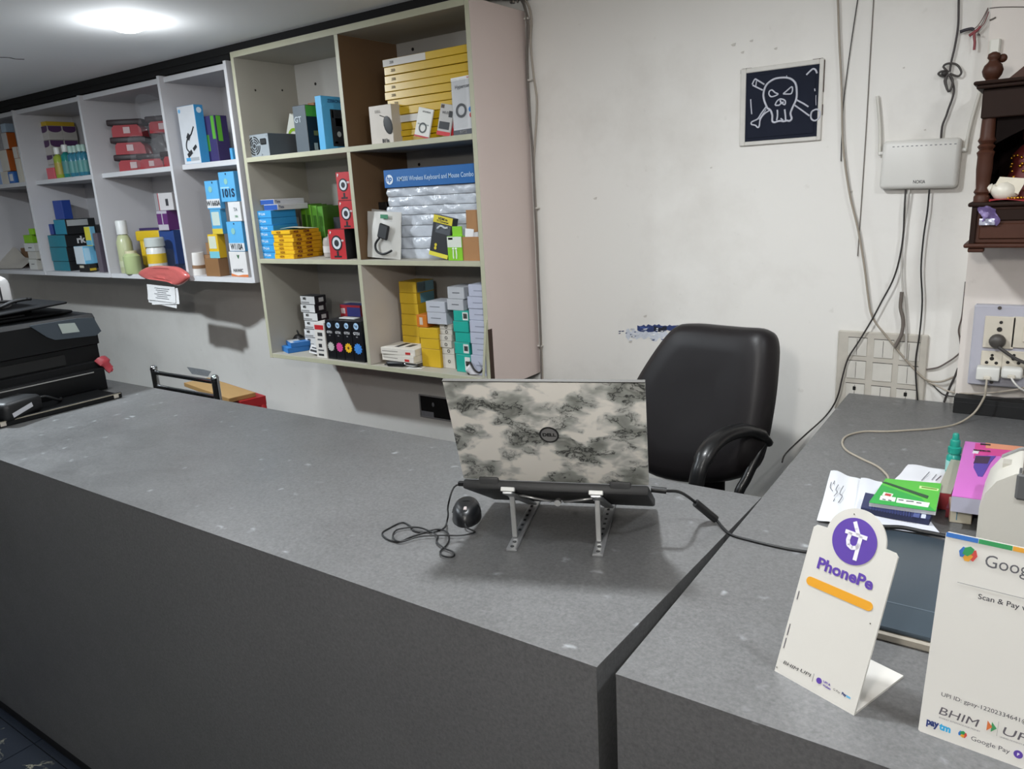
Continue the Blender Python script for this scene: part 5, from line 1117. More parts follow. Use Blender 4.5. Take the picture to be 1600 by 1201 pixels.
for x, y in ((1562, 481), (1549, 597)):
    u, v = sl(x, y); G().cyl((u, -.0305, v), (u, -.0325, v), .0045, .004, 10).build('screw', M('4a443e', .5), sb)
u, v = sl(1559, 531)
o = thing('round_plug', 'dark round plug pushed into the upper socket', 'plug', (bx0+u, YP-.037, bz0+v))
G().ball((0, -.012, 0), .0185, sc=(1, .75, 1)).build('plug_body', M('46423e', .45), o, 60)
G().tube([(.004, -.02, -.012), (.02, -.022, -.024), (.045, -.022, -.04), (.08, -.018, -.055), (.13, -.014, -.08)], .0042, 8).build('cord', M('3a3735', .5), o, 60)
for i, (x0, y0, x1, y1, nm) in enumerate(((1528, 568, 1562, 591, 'square white charger plugged in at the lower left socket'), (1566, 569, 1598, 589, 'rounded white charger plugged in at the lower middle socket'))):
    (u0, v1), (u1, v0) = sl(x0, y0), sl(x1, y1)
    o = thing('charger', nm, 'charger', (bx0+(u0+u1)/2, YP-.0355, bz0+v0))
    G().box(-(u1-u0)/2, (u1-u0)/2, -.034, -.001, 0, v1-v0, bev=.004+.004*i, seg=3).build('body', M('d9d8d2', .4), o, 60)
    G().box(-.008, .008, -.044, -.034, .004, .013, bev=.002).build('cable_plug', M('cfc8ba', .45), o)
    if i == 0:
        s0 = o.location
        pts = [Vector((.0, -.042, .006)), Vector((.0, -.055, -.02))]+[PY(1538, 620, 2.16)-s0, PZ(1522, 645, ZC+.02)-s0]+[q-s0 for q in on_counter([(1495, 662), (1460, 669), (1420, 672), (1385, 674), (1350, 674), (1325, 680), (1316, 690), (1322, 703), (1345, 716), (1370, 728), (1385, 741), (1388, 749)])]
        pts += [PZ(1382, 756, ZC+.004)-s0, PZ(1366, 766, ZC+.004)-s0, PZ(1350, 780, ZC+.006)-s0, PZ(1342, 795, ZC+.008)-s0, PZ(1347, 806, ZC+.008)-s0, PZ(1356, 812, ZC+.006)-s0]
        G().tube(pts, .0026, 7).build('beige_cable', M('a39a8b', .5), o, 80)
    else:
        s0 = o.location
        G().tube([Vector((0, -.042, .007)), Vector((.012, -.05, -.008)), Vector((.03, -.045, -.022)), Vector((.06, -.03, -.03))], .0024, 7).build('white_cable', M('cfccc6', .5), o, 80)
o = crate('shade_block', 'black block in place of the shade on the counter under the switchboard', 'shade block', .30, .045, .042, (pil_x+.152, 2.2245, ZC), '0d0d0e', '0d0d0e', '131314', rough=.7)  # black block standing in for the shadowy gap below the switchboard
G().box(-.15, .15, -.0232, -.0224, .030, .031).build('grey_line', M('2a2a2c', .6), o)
# casing strip that runs up the pillar edge
a, b = ppt(1537, 64, .006), ppt(1530, 122, .006)
o = thing('cable_casing', 'white plastic cable casing on the pillar edge beside the shrine', 'casing', (pil_x, YP, b.z))
G().box(.0035, .0265, -.012, -.0005, 0, a.z-b.z, bev=.0015).build('casing_base', M('d3d1c6', .45), o); G().box(.006, .024, -.0145, -.012, 0, a.z-b.z, bev=.001).build('casing_cover', M('dbd9cf', .4), o)
# ------------------------------------------------------------------ loose wall cables
def to_ceiling(P):
    d = (P[0]-P[1]).normalized(); return [P[0]+d*((CEIL-P[0].z)/max(d.z, .2))]+P
def cable(label, pts, r_, hx, off=.012, nm='cable', grp=None):
    P = [PY(q[0], q[1], YW-(q[2] if len(q) > 2 else off)) for q in pts]
    if pts[0][1] < 0: P = to_ceiling(P)
    o = G().tube(P, r_, 7).build(nm, M(hx, .5), None, 80); tag(o, label, 'cable', grp); return o
cable('beige cable hanging from the ceiling, crossing the switch plate', [(1306, -20), (1309, 0), (1311, 60), (1315, 140), (1317, 225), (1327, 300), (1341, 360), (1351, 420), (1356, 460), (1363, 495), (1385, 525), (1410, 556), (1432, 580), (1449, 594), (1470, 596), (1492, 588)], .0028, '9a9082', .016)
cable('thin black wire slanting down left of the router', [(1343, -20), (1340, 0), (1328, 80), (1318, 160), (1315, 215), (1314, 252)], .0013, '2e2a28', .006)
cable('thin grey wire straight down behind the left antenna', [(1366, -20), (1365, 0), (1359, 100), (1354, 190), (1347, 300), (1340, 400)], .0013, '6d665f', .004)
o = thing('router_lead', 'dark cable with a tied coil running down to the router top', 'cable')
P = lambda pts, off=.012: [PY(x, y, YW-off) for x, y in pts]
G().tube(to_ceiling(P([(1500, -20), (1498, 0), (1497, 40), (1492, 72), (1486, 98), (1484, 112)])), .0026, 7).build('upper_run', M('3a3433', .5), o, 80)
G().tube(P([(1482, 113), (1474, 104), (1482, 99), (1495, 101), (1502, 112), (1497, 119), (1484, 115)], .016), .0026, 7).build('coil_loop', M('3f3a37', .5), o, 80)
G().tube(P([(1480, 115), (1472, 119), (1466, 115), (1473, 111), (1480, 114), (1478, 128), (1482, 143), (1487, 135), (1488, 124), (1482, 117), (1476, 126), (1480, 140)], .02), .0026, 7).build('coil_loop', M('3f3a37', .5), o, 80)
p = PY(1476, 115, YW-.018); G().ball(p, .008).build('tie', M('2e2a28', .6), o, 50)
G().tube(P([(1484, 118), (1490, 135), (1489, 150), (1482, 170), (1478, 182), (1472, 198), (1470, 222)]), .0026, 7).build('lower_run', M('3a3433', .5), o, 80)
cable('black cable from the router down to the side counter edge', [(1415, 296, .018), (1413, 330), (1411, 370), (1404, 410), (1394, 440), (1378, 470), (1362, 500), (1342, 533), (1325, 560), (1316, 590), (1310, 615), (1301, 635), (1285, 655, .03), (1255, 682, .10), (1228, 708, .2), (1222, 722, .24)], .0023, '302c2a', .022)
cable('white cable hanging straight from the router', [(1421, 296, .018), (1416, 330), (1410, 380), (1409, 430), (1413, 480), (1416, 520), (1415, 560)], .0028, 'bcb8b1', .018)
cable('black cable hanging from the router right side down behind the counter', [(1452, 296, .018), (1449, 330), (1443, 370), (1439, 420), (1441, 470), (1437, 520), (1431, 560), (1431, 590), (1435, 640)], .0021, '1e1c1b', .018)
cable('dusty dark wire from the switch plate to the pillar', [(1447, 577), (1465, 574), (1480, 566), (1492, 558), (1501, 548), (1500, 530), (1498, 515), (1503, 495), (1506, 470), (1509, 440)], .0022, '5a4f4a', .008)
cable('dark rod leaning by the pillar foot', [(1475, 628), (1484, 605), (1492, 588), (1497, 575)], .003, '3a3634', .02)
cable('beige wire sagging under the switchboard', [(1449, 596, .012), (1465, 603, .03), (1485, 612, .05), (1520, 615, .07), (1560, 612, .10), (1598, 606, .105), (1640, 590, .105)], .0022, 'a59a8c')
cable('thin black wire sagging under the switchboard', [(1455, 598, .012), (1466, 610, .03), (1480, 618, .05), (1520, 621, .07), (1570, 622, .115), (1640, 622, .115)], .0018, '2c2827')
cable('grey patch of frayed cable knot over the switch plate', [(1409, 456), (1407, 480), (1411, 500), (1409, 520), (1402, 535), (1398, 542)], .0048, '6a625b', .024)
o = thing('clipped_wires', 'bare red and white wire ends twisted at the top of the pillar', 'wires')
for pts, hx, r_ in (([(1544, 12), (1536, 28), (1528, 40), (1521, 46)], '6d5a55', .0012), ([(1544, 14), (1537, 32), (1528, 47)], '7d716b', .0012), ([(1545, 18), (1538, 36), (1530, 44)], '7a3a3a', .0012), ([(1500, 50), (1508, 47), (1518, 45), (1521, 47)], '2b2730', .0038), ([(1514, 56), (1520, 52), (1527, 47), (1532, 41)], '8a3a40', .0034), ([(1524, 47), (1522, 56), (1523, 66), (1522, 78)], '8a3f44', .003), ([(1526, 54), (1531, 55), (1528, 52)], '3a3434', .001)):
    G().tube(P(pts, .02), r_, 6).build('wire', M(hx, .5), o, 80)

# ================================================================== shrine on the pillar
YS0, YS1 = 2.05, 2.249
def spt(x, y, Y=YS0): return PY(x, y, Y)
zb0 = spt(1510, 386).z; zb1 = spt(1512, 318).z; zc0 = spt(1524, 186).z; zc1 = spt(1519, 141).z; ztp = spt(1517, 129).z
xl = spt(1513, 350).x
sh = thing('wooden_shrine', 'dark carved wooden shrine mounted on the pillar', 'shrine', (xl, YS1, zb0))
wdm = M('43261a', .5, var=.25, scale=14, spec=.25); wdk = M('241610', .6, var=.2, scale=12, spec=.15); wdd = M('120b09', .8, spec=.1)
SW = .42; D0 = YS0-YS1
def sbx(nm, x0, x1, y0, y1, z0, z1, mt, bev=.002, seg=1, par=sh): return G().box(x0, x1, y0, y1, z0-zb0, z1-zb0, bev=bev, seg=seg).build(nm, mt, par)
sbx('base_box', 0.004, SW, D0+.006, 0, zb0+.008, zb1-.008, wdm)
sbx('drawer_front', .022, .16, D0+.002, D0+.006, zb0+.018, zb0+.052, wdm)
sbx('drawer_front', .022, .16, D0+.002, D0+.006, zb0+.058, zb1-.014, wdk)
sbx('corner_strip', .004, .016, D0, D0+.01, zb0+.006, zb1-.006, wdk)
sbx('base_moulding', -.006, SW, D0-.006, .0, zb0-.002, zb0+.008, wdm, .004, 2)
sbx('foot', .003, .035, D0, D0+.03, zb0-.012, zb0-.002, wdm)
sbx('shelf_moulding', -.004, SW, D0-.006, 0, zb1-.008, zb1+.002, wdk, .004, 2)
# turned column
colx_ = spt(1538, 250).x-xl; z0 = zb1+.002-zb0; z1 = zc0-zb0
prof = [(.016, z0), (.016, z0+.012), (.013, z0+.016), (.017, z0+.022), (.013, z0+.030), (.0145, z0+.05), (.016, z0+(z1-z0)*.4), (.0155, z0+(z1-z0)*.55), (.018, z0+(z1-z0)*.60), (.013, z0+(z1-z0)*.63), (.018, z0+(z1-z0)*.67), (.013, z0+(z1-z0)*.70), (.018, z0+(z1-z0)*.74), (.0145, z0+(z1-z0)*.78), (.0135, z1)]
G().lathe(prof, (colx_, D0+.022, 0), 20).build('column', wdm, sh, 50)
G().lathe(prof, (SW-.03, D0+.022, 0), 20).build('column', wdm, sh, 50)
sbx('back_board', .012, SW, -.012, 0, zb1, zc0, M('140a09', .9, spec=.1))
sbx('inner_side', .004, .016, D0+.05, -.012, zb1, zc0, wdd)
sbx('frieze', .004, SW, D0+.004, 0, zc0, zc1, wdk)
g = G(); arch = [(0, 0)]+[(.06+.30*k/12, -.035+.035*math.sin(math.pi*k/12)) for k in range(13)]+[(.36, 0)]
pts = [(colx_+.016, zc0-zb0), (colx_+.016, zc0-zb0-.06)]+[(colx_+.016+.30*(k/10), zc0-zb0-.055+.053*math.sin(math.pi*k/10)) for k in range(11)]+[(SW-.046, zc0-zb0)]
G().prism(pts, 0, .01, Matrix(((1, 0, 0, 0), (0, 0, -1, D0+.03), (0, 1, 0, 0), (0, 0, 0, 1)))).build('arch_board', wdd, sh)
sbx('cornice', -.008, SW, D0-.012, 0, zc1, zc1+.008, wdk, .003, 2); sbx('cornice', -.014, SW, D0-.018, 0, zc1+.008, ztp, wdk, .004, 2)
rx = spt(1572, 128).x-xl
G().prism([(rx, ztp-zb0), (SW-.03, ztp-zb0), (SW-.03, ztp-zb0+.02), (.26, ztp-zb0+.14), (.21, ztp-zb0+.14)], 0, .17, Matrix(((1, 0, 0, 0), (0, 0, -1, -.005), (0, 1, 0, 0), (0, 0, 0, 1)))).build('roof', wdm, sh)
kx = spt(1549, 120).x-xl
G().lathe([(.014, 0), (.012, .004), (.018, .012), (.0205, .022), (.017, .033), (.010, .040), (.009, .044), (.0125, .048), (.0115, .056), (.004, .060)], (kx, D0+.022, ztp-zb0), 20).ball((kx+.016, D0+.03, ztp-zb0+.046), .009).build('pot_finial', wdm, sh, 60)
# things inside the shrine
for i, (x, y, r_, hx) in enumerate(((1583, 240, .018, '6a2a1a'), (1594, 262, .026, '3a1a12'))):
    pass
p = spt(1600, 250, 2.17)
o = thing('deity_figure', 'small seated figure with gold ornaments in the dark shrine', 'figurine', (p.x+.012, 2.17, zb1+.0025))
red_ = M('5a1614', .6)
G().lathe([(.05, 0), (.052, .02), (.045, .04), (.034, .075), (.036, .10), (.02, .118), (.012, .124), (.019, .135), (.02, .15), (.012, .165), (.014, .17), (.006, .19)], seg=20).build('body', red_, o, 60)
gold = M('b8862e', .25, .9)
for k in range(26):
    a = R(195+k*6.0); zz_ = .05+.03*math.sin(k*.9); rr = .05-.012*(zz_ > .06)
    G().ball((rr*math.cos(a), rr*math.sin(a), zz_), .0035).build('gold_bead', gold, o, 60)
for k in range(9):
    a = R(200+k*15); G().ball((.038*math.cos(a), .038*math.sin(a), .092+.006*math.sin(k)), .0032).build('gold_bead', gold, o, 60)
G().lathe([(.015, .165), (.017, .172), (.006, .196), (.001, .2)], seg=14).build('crown', gold, o, 50)
p = spt(1575, 312, 2.075)
cloth = G().sheet(lambda u, v: Vector((-.035+.16*u, -.018+.07*v, .003+.003*math.sin(9*u+5*v)-.0015)), 14, 6, .0015).build('red_cloth', M('a3222a', .6), None, 60, (p.x, 2.068, zb1+.0035)); tag(cloth, 'red cloth on the shrine ledge under the shell', 'cloth')
o = thing('conch_shell', 'white conch shell resting on the red cloth in the shrine', 'shell', (spt(1568, 305, 2.07).x, 2.075, zb1+.024), (0, R(25), R(10)))
G().lathe([(.001, -.03), (.008, -.026), (.019, -.012), (.0225, .002), (.019, .014), (.012, .022), (.009, .025), (.011, .028), (.006, .034), (.002, .04)], seg=20, mtx=Matrix.Rotation(R(-100), 4, 'Y')).build('whorl', M('d6d0c2', .35, var=.05), o, 60)
G().sheet(lambda u, v: Vector((-.024+.05*u, -.014+.008*v, .004+.036*v*(.55+.45*u)*1.0)), 6, 6, .003).build('lip', M('cfc6b2', .4), o, 60)
o = thing('gold_garland', 'string of gold beads lying on the red cloth', 'garland', (spt(1592, 312, 2.06).x, 2.062, zb1+.0085))
for k in range(10): G().ball((-.02+.006*k, .004*math.sin(k*2.), 0), .0032).build('bead', gold, o, 60)
p = spt(1546, 337, YS0)
o = thing('foil_packet', 'purple and silver foil packet stuck on the shrine base', 'packet', (p.x, YS0-.001, p.z))
G().sheet(lambda u, v: Vector((-.018+.034*u+.006*math.sin(5*v), -.003-.004*math.sin(9*u)*math.sin(6*v), -.018+.036*v+.006*math.sin(4*u))), 7, 7, .0015).build('purple_foil', M('6a5a86', .3, .2), o, 30)
G().sheet(lambda u, v: Vector((-.018+.03*u, -.005-.003*math.sin(8*u+4*v), -.02+.014*v)), 5, 4, .001).build('silver_edge', M('b5b6c4', .25, .3), o, 30)

# ================================================================== papers and things on the side counter
def quadsheet(label, pts, z, hx, nm='paper_sheet', amp=.003, n=10, th=.0005, cat='paper'):
    Q = [PZ(x, y, z) for x, y in pts]         # far-left, far-right, near-right, near-left
    c = sum(Q, Vector())/4
    def fn(u, v):
        p = Q[0].lerp(Q[1], u).lerp(Q[3].lerp(Q[2], u), v)-c
        return Vector((p.x, p.y, amp*(1+math.sin(7*u+3*v)*math.cos(5*v-2*u))))
    o = G().sheet(fn, n, n, th).build(nm, M(hx, .7), None, 60, (c.x, c.y, z)); tag(o, label, cat)
    return o, Q, c
p1_, Q, c = quadsheet('crumpled white sheet with handwriting behind the payment stand', [(1298, 738), (1348, 752), (1334, 824), (1276, 816)], ZC+.0005, 'd6d8dc', amp=.004)
def scribble(par, c, pts, z):
    P = [PZ(x, y, z)-c for x, y in pts]; G().tube([Vector((q.x, q.y, .0092)) for q in P], .0006, 4).build('handwriting', M('3a3c46', .8), par)
for pts in ([(1299, 754), (1297, 762), (1301, 768)], [(1304, 752), (1302, 757)], [(1310, 758), (1306, 766), (1308, 770), (1303, 776)], [(1318, 760), (1312, 772), (1316, 776), (1310, 786)], [(1304, 780), (1302, 784)]): scribble(p1_, c, pts, ZC+.008)
p2_, _, _ = quadsheet('white printed sheet left of the green notebook', [(1345, 748), (1392, 757), (1412, 818), (1330, 822)], ZC+.0115, 'd2d4da', amp=.002)
p3_, _, c3 = quadsheet('white printed sheet sticking out behind the green notebook', [(1419, 727), (1484, 736), (1470, 775), (1398, 750)], ZC+.0005, 'd9dade', amp=.002)
for pts in ([(1440, 751), (1452, 738)], [(1456, 750), (1463, 742)], [(1462, 751), (1470, 744)]):
    P_ = [PZ(x, y, ZC+.004)-c3 for x, y in pts]; G().tube([Vector((q.x, q.y, .0048)) for q in P_], .0008, 4, smooth=0).build('printed_line', M('6a6c74', .8), p3_)
p4_, _, _ = quadsheet('white sheet half under the blue pad', [(1345, 800), (1440, 800), (1470, 836), (1352, 824)], ZC+.017, 'c6c8d0', amp=.0015)
def slab(name, label, cat, pts, ztop, th, hx, side, parts=None, z_is_top=True):
    Q = [PZ(x, y, ztop) for x, y in pts]; c = sum(Q, Vector())/4; c.z = ztop-th
    o = G().prism([(q.x-c.x, q.y-c.y) for q in Q], 0, th, mat=1).build(name, [M(side, .6), M(side, .6)], None, None, c)
    tag(o, label, cat)
    cov = G().prism([(q.x-c.x, q.y-c.y) for q in Q], th, th+.0012).build('cover', M(hx, .4), o)
    return o, Q, c
def patch(par, c, z, pts, hx, nm='printed_panel', t=.0005):
    P_ = [PZ(x, y, z)-c for x, y in pts]; return G().prism([(q.x, q.y) for q in P_], z-c.z, z-c.z+t).build(nm, M(hx, .5), par)
nb, Q, c = slab('notepad', 'navy blue ribbed pad under the green notebook', 'notepad', [(1352, 770), (1462, 792), (1452, 812), (1345, 793)], ZC+.030, .010, '232a52', '1c2244')
for k in range(16):
    x = 1360+k*4.3; y = 794.5+k*.82
    patch(nb, c, ZC+.0313, [(x, y-8), (x+2, y-7.6), (x+1, y+1.6), (x-1, y+1.2)], '2f3768', 'rib', .0012)
patch(nb, c, ZC+.0313, [(1428, 800), (1438, 802), (1436, 809), (1426, 807)], '4a5484'); patch(nb, c, ZC+.0313, [(1440, 803), (1447, 804), (1446, 810), (1439, 809)], 'c3c7da')
gb, Q, c = slab('notebook', 'green notebook with a diagonal dark line and white labels', 'notebook', [(1384, 748), (1471, 756), (1462, 799), (1358, 785)], ZC+.0395, .0070, '4fae3a', 'd3d6d8')
zt_ = ZC+.0407
patch(gb, c, zt_, [(1377, 757), (1440, 779), (1462, 799), (1358, 785)], '2f9a44', 'dark_green_panel', .0004)
patch(gb, c, zt_, [(1378, 753.5), (1384, 753), (1451, 775), (1449, 779)], '2c4a34', 'diagonal_line', .0008)
patch(gb, c, zt_, [(1381, 769), (1396, 772), (1393, 777), (1378, 774)], 'd9d4cc', t=.0008); patch(gb, c, zt_, [(1384, 771), (1393, 773), (1391, 776), (1382, 774)], 'a83a34', t=.0012)
patch(gb, c, zt_, [(1376, 774.5), (1400, 777.5), (1398, 784), (1374, 781)], 'd9dcd6', t=.0008); patch(gb, c, zt_, [(1402, 778), (1453, 786), (1450, 793), (1400, 785)], 'd9dcd6', t=.0008)
for x0, x1, y in ((1379, 1384, 780), (1388, 1393, 781.5), (1404, 1412, 781), (1416, 1428, 783), (1432, 1440, 785.5)): patch(gb, c, zt_+.0006, [(x0, y-1), (x1, y), (x1-.4, y+1.4), (x0-.4, y+.4)], '4a4c50', 'printed_line')
patch(gb, c, zt_, [(1437, 759), (1467, 764), (1466, 767), (1436, 763)], 'c2dc9a', t=.0008); patch(gb, c, zt_, [(1440, 760.5), (1464, 764.2), (1463.6, 766), (1439.6, 762.4)], '6f8f3a', t=.0011)
# teal bottle
p = PZ(1489, 742, ZC)
o = thing('dropper_bottle', 'teal dropper bottle with a ribbed cap behind the books', 'bottle', (p.x-.002, p.y+.01, ZC))
G().lathe([(.013, 0), (.014, .003), (.014, .038), (.010, .044), (.0085, .047)], seg=18).build('body', M('1f8f80', .3, coat=.3), o, 50)
G().lathe([(.0125, .046), (.0125, .058), (.0095, .060), (.0095, .072), (.0085, .074), (.0065, .075), (.006, .086), (.0045, .088)], seg=18).build('cap', M('138a78', .4), o, 50)
G().lathe([(.0143, .008), (.0143, .030)], seg=18).build('bottle_label', M('8fc4bc', .5), o, 50)
# pink box on books
bk1, Q, c = slab('book', 'old grey book with a red cover edge beside the pink box', 'book', [(1486, 718), (1506, 721), (1486, 772), (1463, 769)], ZC+.035, .032, '9a9788', '8a2a2e')
bk2_, Q, c = slab('book', 'maroon book at the bottom under the pink box', 'book', [(1500, 745), (1533, 750), (1519, 800), (1478, 794)], ZC+.02, .017, '5a2030', '6a1a24')
pk, Q, c = slab('pink_carton', 'pink carton with a purple cylinder print leaning on the books', 'box', [(1508, 690), (1630, 702), (1618, 792), (1487, 775)], ZC+.062, .028, 'c267b8', 'a9a8b8')
zt_ = ZC+.0632
patch(pk, c, zt_, [(1524, 692), (1606, 700), (1602, 716), (1546, 711), (1521, 716)], 'c43f86'); patch(pk, c, zt_, [(1540, 692), (1606, 699), (1604, 706), (1540, 700)], 'd08a6a', t=.0008)
patch(pk, c, zt_, [(1524, 712), (1556, 713), (1548, 722), (1535, 745), (1528, 744), (1521, 730)], '4f3a92', t=.001); patch(pk, c, zt_, [(1525, 713), (1548, 714), (1543, 725), (1521, 724)], '3a2440', t=.0013)
m_ = PZ(1531, 701.5, zt_+.001)-c
patch(pk, c, zt_, [(1521, 704), (1530, 705), (1528, 709), (1519, 708)], 'd6d2d8', t=.001)
lettering('EDPICE', .009, pk, Matrix.Translation((m_.x+.004, m_.y-.01, m_.z+.001))@Matrix.Rotation(R(10), 4, 'Z'), M('1c1418', .5), .08)
patch(pk, c, zt_, [(1532, 693), (1548, 694.5), (1547.5, 696.5), (1531.5, 695)], '1c1418', t=.0012)
# cream label printer at the right edge
o = thing('label_printer', 'cream rounded label printer at the right edge of the photo', 'printer', (PY(1529, 800, 1.36).x, 1.36, ZC))
crm = M('cbc7bd', .4, var=.03, scale=9)
pf = [(0, 0), (0, .07), (.006, .092), (.020, .112), (.044, .126), (.075, .134), (.16, .138), (.24, .12), (.25, 0)]
kz = (PY(1592, 704, 1.44).z-ZC)/.137; pf = [(x, z_*kz) for x, z_ in pf]
G().prism(pf, -.125, 0, Matrix(((1, 0, 0, 0), (0, 0, -1, 0), (0, 1, 0, 0), (0, 0, 0, 1)))).build('shell', crm, o, 50)
G().prism([(x*1.0, z_+.0008) for x, z_ in pf[3:7]]+[(x, z_+.004) for x, z_ in reversed(pf[3:7])], -.127, -.119, Matrix(((1, 0, 0, 0), (0, 0, -1, 0), (0, 1, 0, 0), (0, 0, 0, 1)))).build('grey_rim', M('8a8a8a', .5), o, 50)
G().box(.052, .056, -.001, .12, .127*kz, .1325*kz).build('lid_joint', M('6a6660', .7), o); G().box(.045, .07, -.0035, .03, .09*kz, .128*kz, bev=.004).build('latch', M('5a5a5a', .5), o)
G().box(.024, .036, .06, .085, .108*kz, .1215*kz).build('embossed_mark', M('b3afa5', .4), o)
# flat dark scanner slab
a, b = PZ(1368, 1003, ZC), PZ(1449, 1024, ZC)
o = thing('flat_scanner', 'flat dark glossy pad on a beige base behind the payment stands', 'scanner', (-.03, 1.19, ZC))
G().box(-.20, .25, -.165, .163, 0, .014, bev=.003).build('beige_base', M('9f988c', .5), o)
G().box(-.197, .247, -.162, .160, .014, .022, bev=.003, seg=2).build('dark_plate', M('3a444c', .3, var=.06, scale=4), o, 40)
G().box(-.197, .247, -.095, -.092, .0218, .0224).build('step_line', M('525d66', .3), o)
o = G().tube([PZ(1366, 822, ZC+.027), PZ(1385, 823, ZC+.027), PZ(1410, 824, ZC+.027), PZ(1440, 830, ZC+.027), PZ(1462, 834, ZC+.027), PZ(1500, 842, ZC+.027)], .004, 8).build('cable', M('0f0f11', .45), None, 80); tag(o, 'thick black cable lying along the back of the dark pad', 'cable')
o = crate('small_packet', 'cream and brown packet between books and label printer', 'packet', .035, .05, .03, (PZ(1494, 815, ZC).x+.003, PZ(1494, 815, ZC).y+.02, ZC), 'c9c2ae', '8f7a68', 'a9968a', rot=(0, 0, R(8)), panels=[('F', .3, .2, .34, .9, '3f7a96'), ('T', .1, .2, .5, .8, '8a6f5e')])

# ================================================================== payment stands
def payment_stand(name, label, x, y, yaw, tilt, outline, foot_len, foot_w, mats):
    t = thing(name, label, 'sign stand', (x, y, ZC), (0, 0, yaw))
    fm2 = Matrix.Rotation(-tilt, 4, 'X')@Matrix(((1, 0, 0, 0), (0, 0, -1, 0), (0, 1, 0, 0), (0, 0, 0, 1)))   # local x,y on the sign face, z towards the viewer
    face = G().prism(outline, -.003, 0).build('sign_face', mats[0], t); face.matrix_local = fm2@Matrix.Translation((0, 0, .0))
    G().prism([(0, .001), (foot_w, .001), (foot_w-.003, foot_len), (.003, foot_len)], 0, .0028).build('foot_plate', mats[1], t)
    mw_ = Matrix.Translation((x, y, ZC))@Matrix.Rotation(yaw, 4, 'Z')@fm2; inv = mw_.inverted()
    def uv(px, py):
        o_ = inv@EYE; d_ = inv.to_3x3()@ray(px, py); s_ = -o_.z/d_.z; q = o_+d_*s_; return q.x, q.y
    return t, face, uv
ac = M('d3d0c9', .35, coat=.3); ac2 = M('cfccc6', .25, coat=.4)
W_, H2 = .111, .198; R1 = .0385
th0 = math.asin(.010/R1)
arc = [(.0565+R1*math.cos(a), H2-.002+R1*math.sin(a)) for a in [R(4)+(math.pi-R(8))*k/24 for k in range(25)]]
out = [(0, 0), (W_, 0), (W_, H2-.004), (W_-.004, H2)]+[(q[0], max(q[1], H2)) for q in arc]+[(.004, H2), (0, H2-.004)]
pp_, pf_, uv = payment_stand('payment_sign', 'white payment sign stand with a purple round logo', -.2398, .8882, -.3633, .3698, out, .112, W_, (ac, ac2))
pur = M('5a3f9c', .45)
def onface(face, g, mt, nm, x=0, y=0, z=.0003): o_ = g.build(nm, mt, face); o_.location = (x, y, z); return o_
cx_, cy_ = uv(1335, 845.5)
r_ = (uv(1369, 857)[0]-uv(1301, 834)[0])/2
onface(pf_, G().cyl((0, 0, 0), (0, 0, .0005), r_, r_, 48), pur, 'purple_disc', cx_, cy_)
ink = M('e6e3ea', .45)
def poly_stroke(pts, wd_):
    g = G()
    for (x0, y0), (x1, y1) in zip(pts, pts[1:]):
        d_ = Vector((x1-x0, y1-y0)); 
        if d_.length < 1e-9: continue
        n_ = Vector((-d_.y, d_.x)).normalized()*wd_/2; e_ = d_.normalized()*wd_*.12
        g.prism([(x0-n_.x-e_.x, y0-n_.y-e_.y), (x0+n_.x-e_.x, y0+n_.y-e_.y), (x1+n_.x+e_.x, y1+n_.y+e_.y), (x1-n_.x+e_.x, y1-n_.y+e_.y)], 0, .0004)
    return g
for pts in ([(-.46, .30), (.50, .30)], [(-.17, .80), (-.02, .55), (.12, .32)], [(-.24, .30), (-.27, -.02), (-.20, -.22), (-.02, -.30), (.20, -.22), (.24, -.05)], [(.24, .30), (.24, -.74)]):
    onface(pf_, poly_stroke([(a*r_, b*r_) for a, b in pts], r_*.17), ink, 'logo_stroke', cx_, cy_, .0009)
def sign_text(face, uv, txt, px, py, width, size, mt, bold=.0, shear=0., z=.0006, rot=0.):
    u, v = uv(px, py); return lettering(txt, size, face, Matrix.Translation((u, v, z))@Matrix.Rotation(rot, 4, 'Z'), mt, bold, width=width, shear=shear)
sign_text(pf_, uv, 'PhonePe', 1319.5, 896, .074, .0195, pur, .035)
u0, v0 = uv(1266.5, 908); u1, v1 = uv(1357, 946); vm = (v0+v1)/2; rr = .0056
g = G().prism([(u0+rr*(-math.cos(a)), vm+rr*math.sin(a)) for a in [math.pi/2-math.pi*k/10 for k in range(11)]]+[(u1+rr*math.cos(a), vm+rr*math.sin(a)) for a in [-math.pi/2+math.pi*k/10 for k in range(11)]], 0, .0004)
onface(pf_, g, M('dd9c28', .45), 'orange_bar')
blk_ = M('222226', .5)
sign_text(pf_, uv, 'BHIM', 1236, 1040, .021, .0062, blk_, .0, .25); sign_text(pf_, uv, 'UPI', 1259, 1051, .014, .0062, blk_, .0, .25)
u, v = uv(1280, 1063); onface(pf_, G().cyl((0, 0, 0), (0, 0, .0004), .0036, .0036, 20), pur, 'small_disc', u, v)
sign_text(pf_, uv, 'UPI &', 1292, 1067, .010, .0034, pur, .03); sign_text(pf_, uv, 'Wallets', 1292, 1073, .011, .0034, pur, .03); sign_text(pf_, uv, 'G Pay', 1307.5, 1079, .009, .0036, blk_, .0); sign_text(pf_, uv, 'Pay', 1319, 1084.5, .006, .0042, M('1c2f6a', .5), .05); sign_text(pf_, uv, 'tm', 1326, 1088.5, .0055, .0042, M('2fa4d6', .5), .05)
u, v = uv(1270.5, 1058); onface(pf_, G().box(-.0002, .0002, -.005, .005, 0, .0003), M('8a8890', .5), 'rule', u, v)
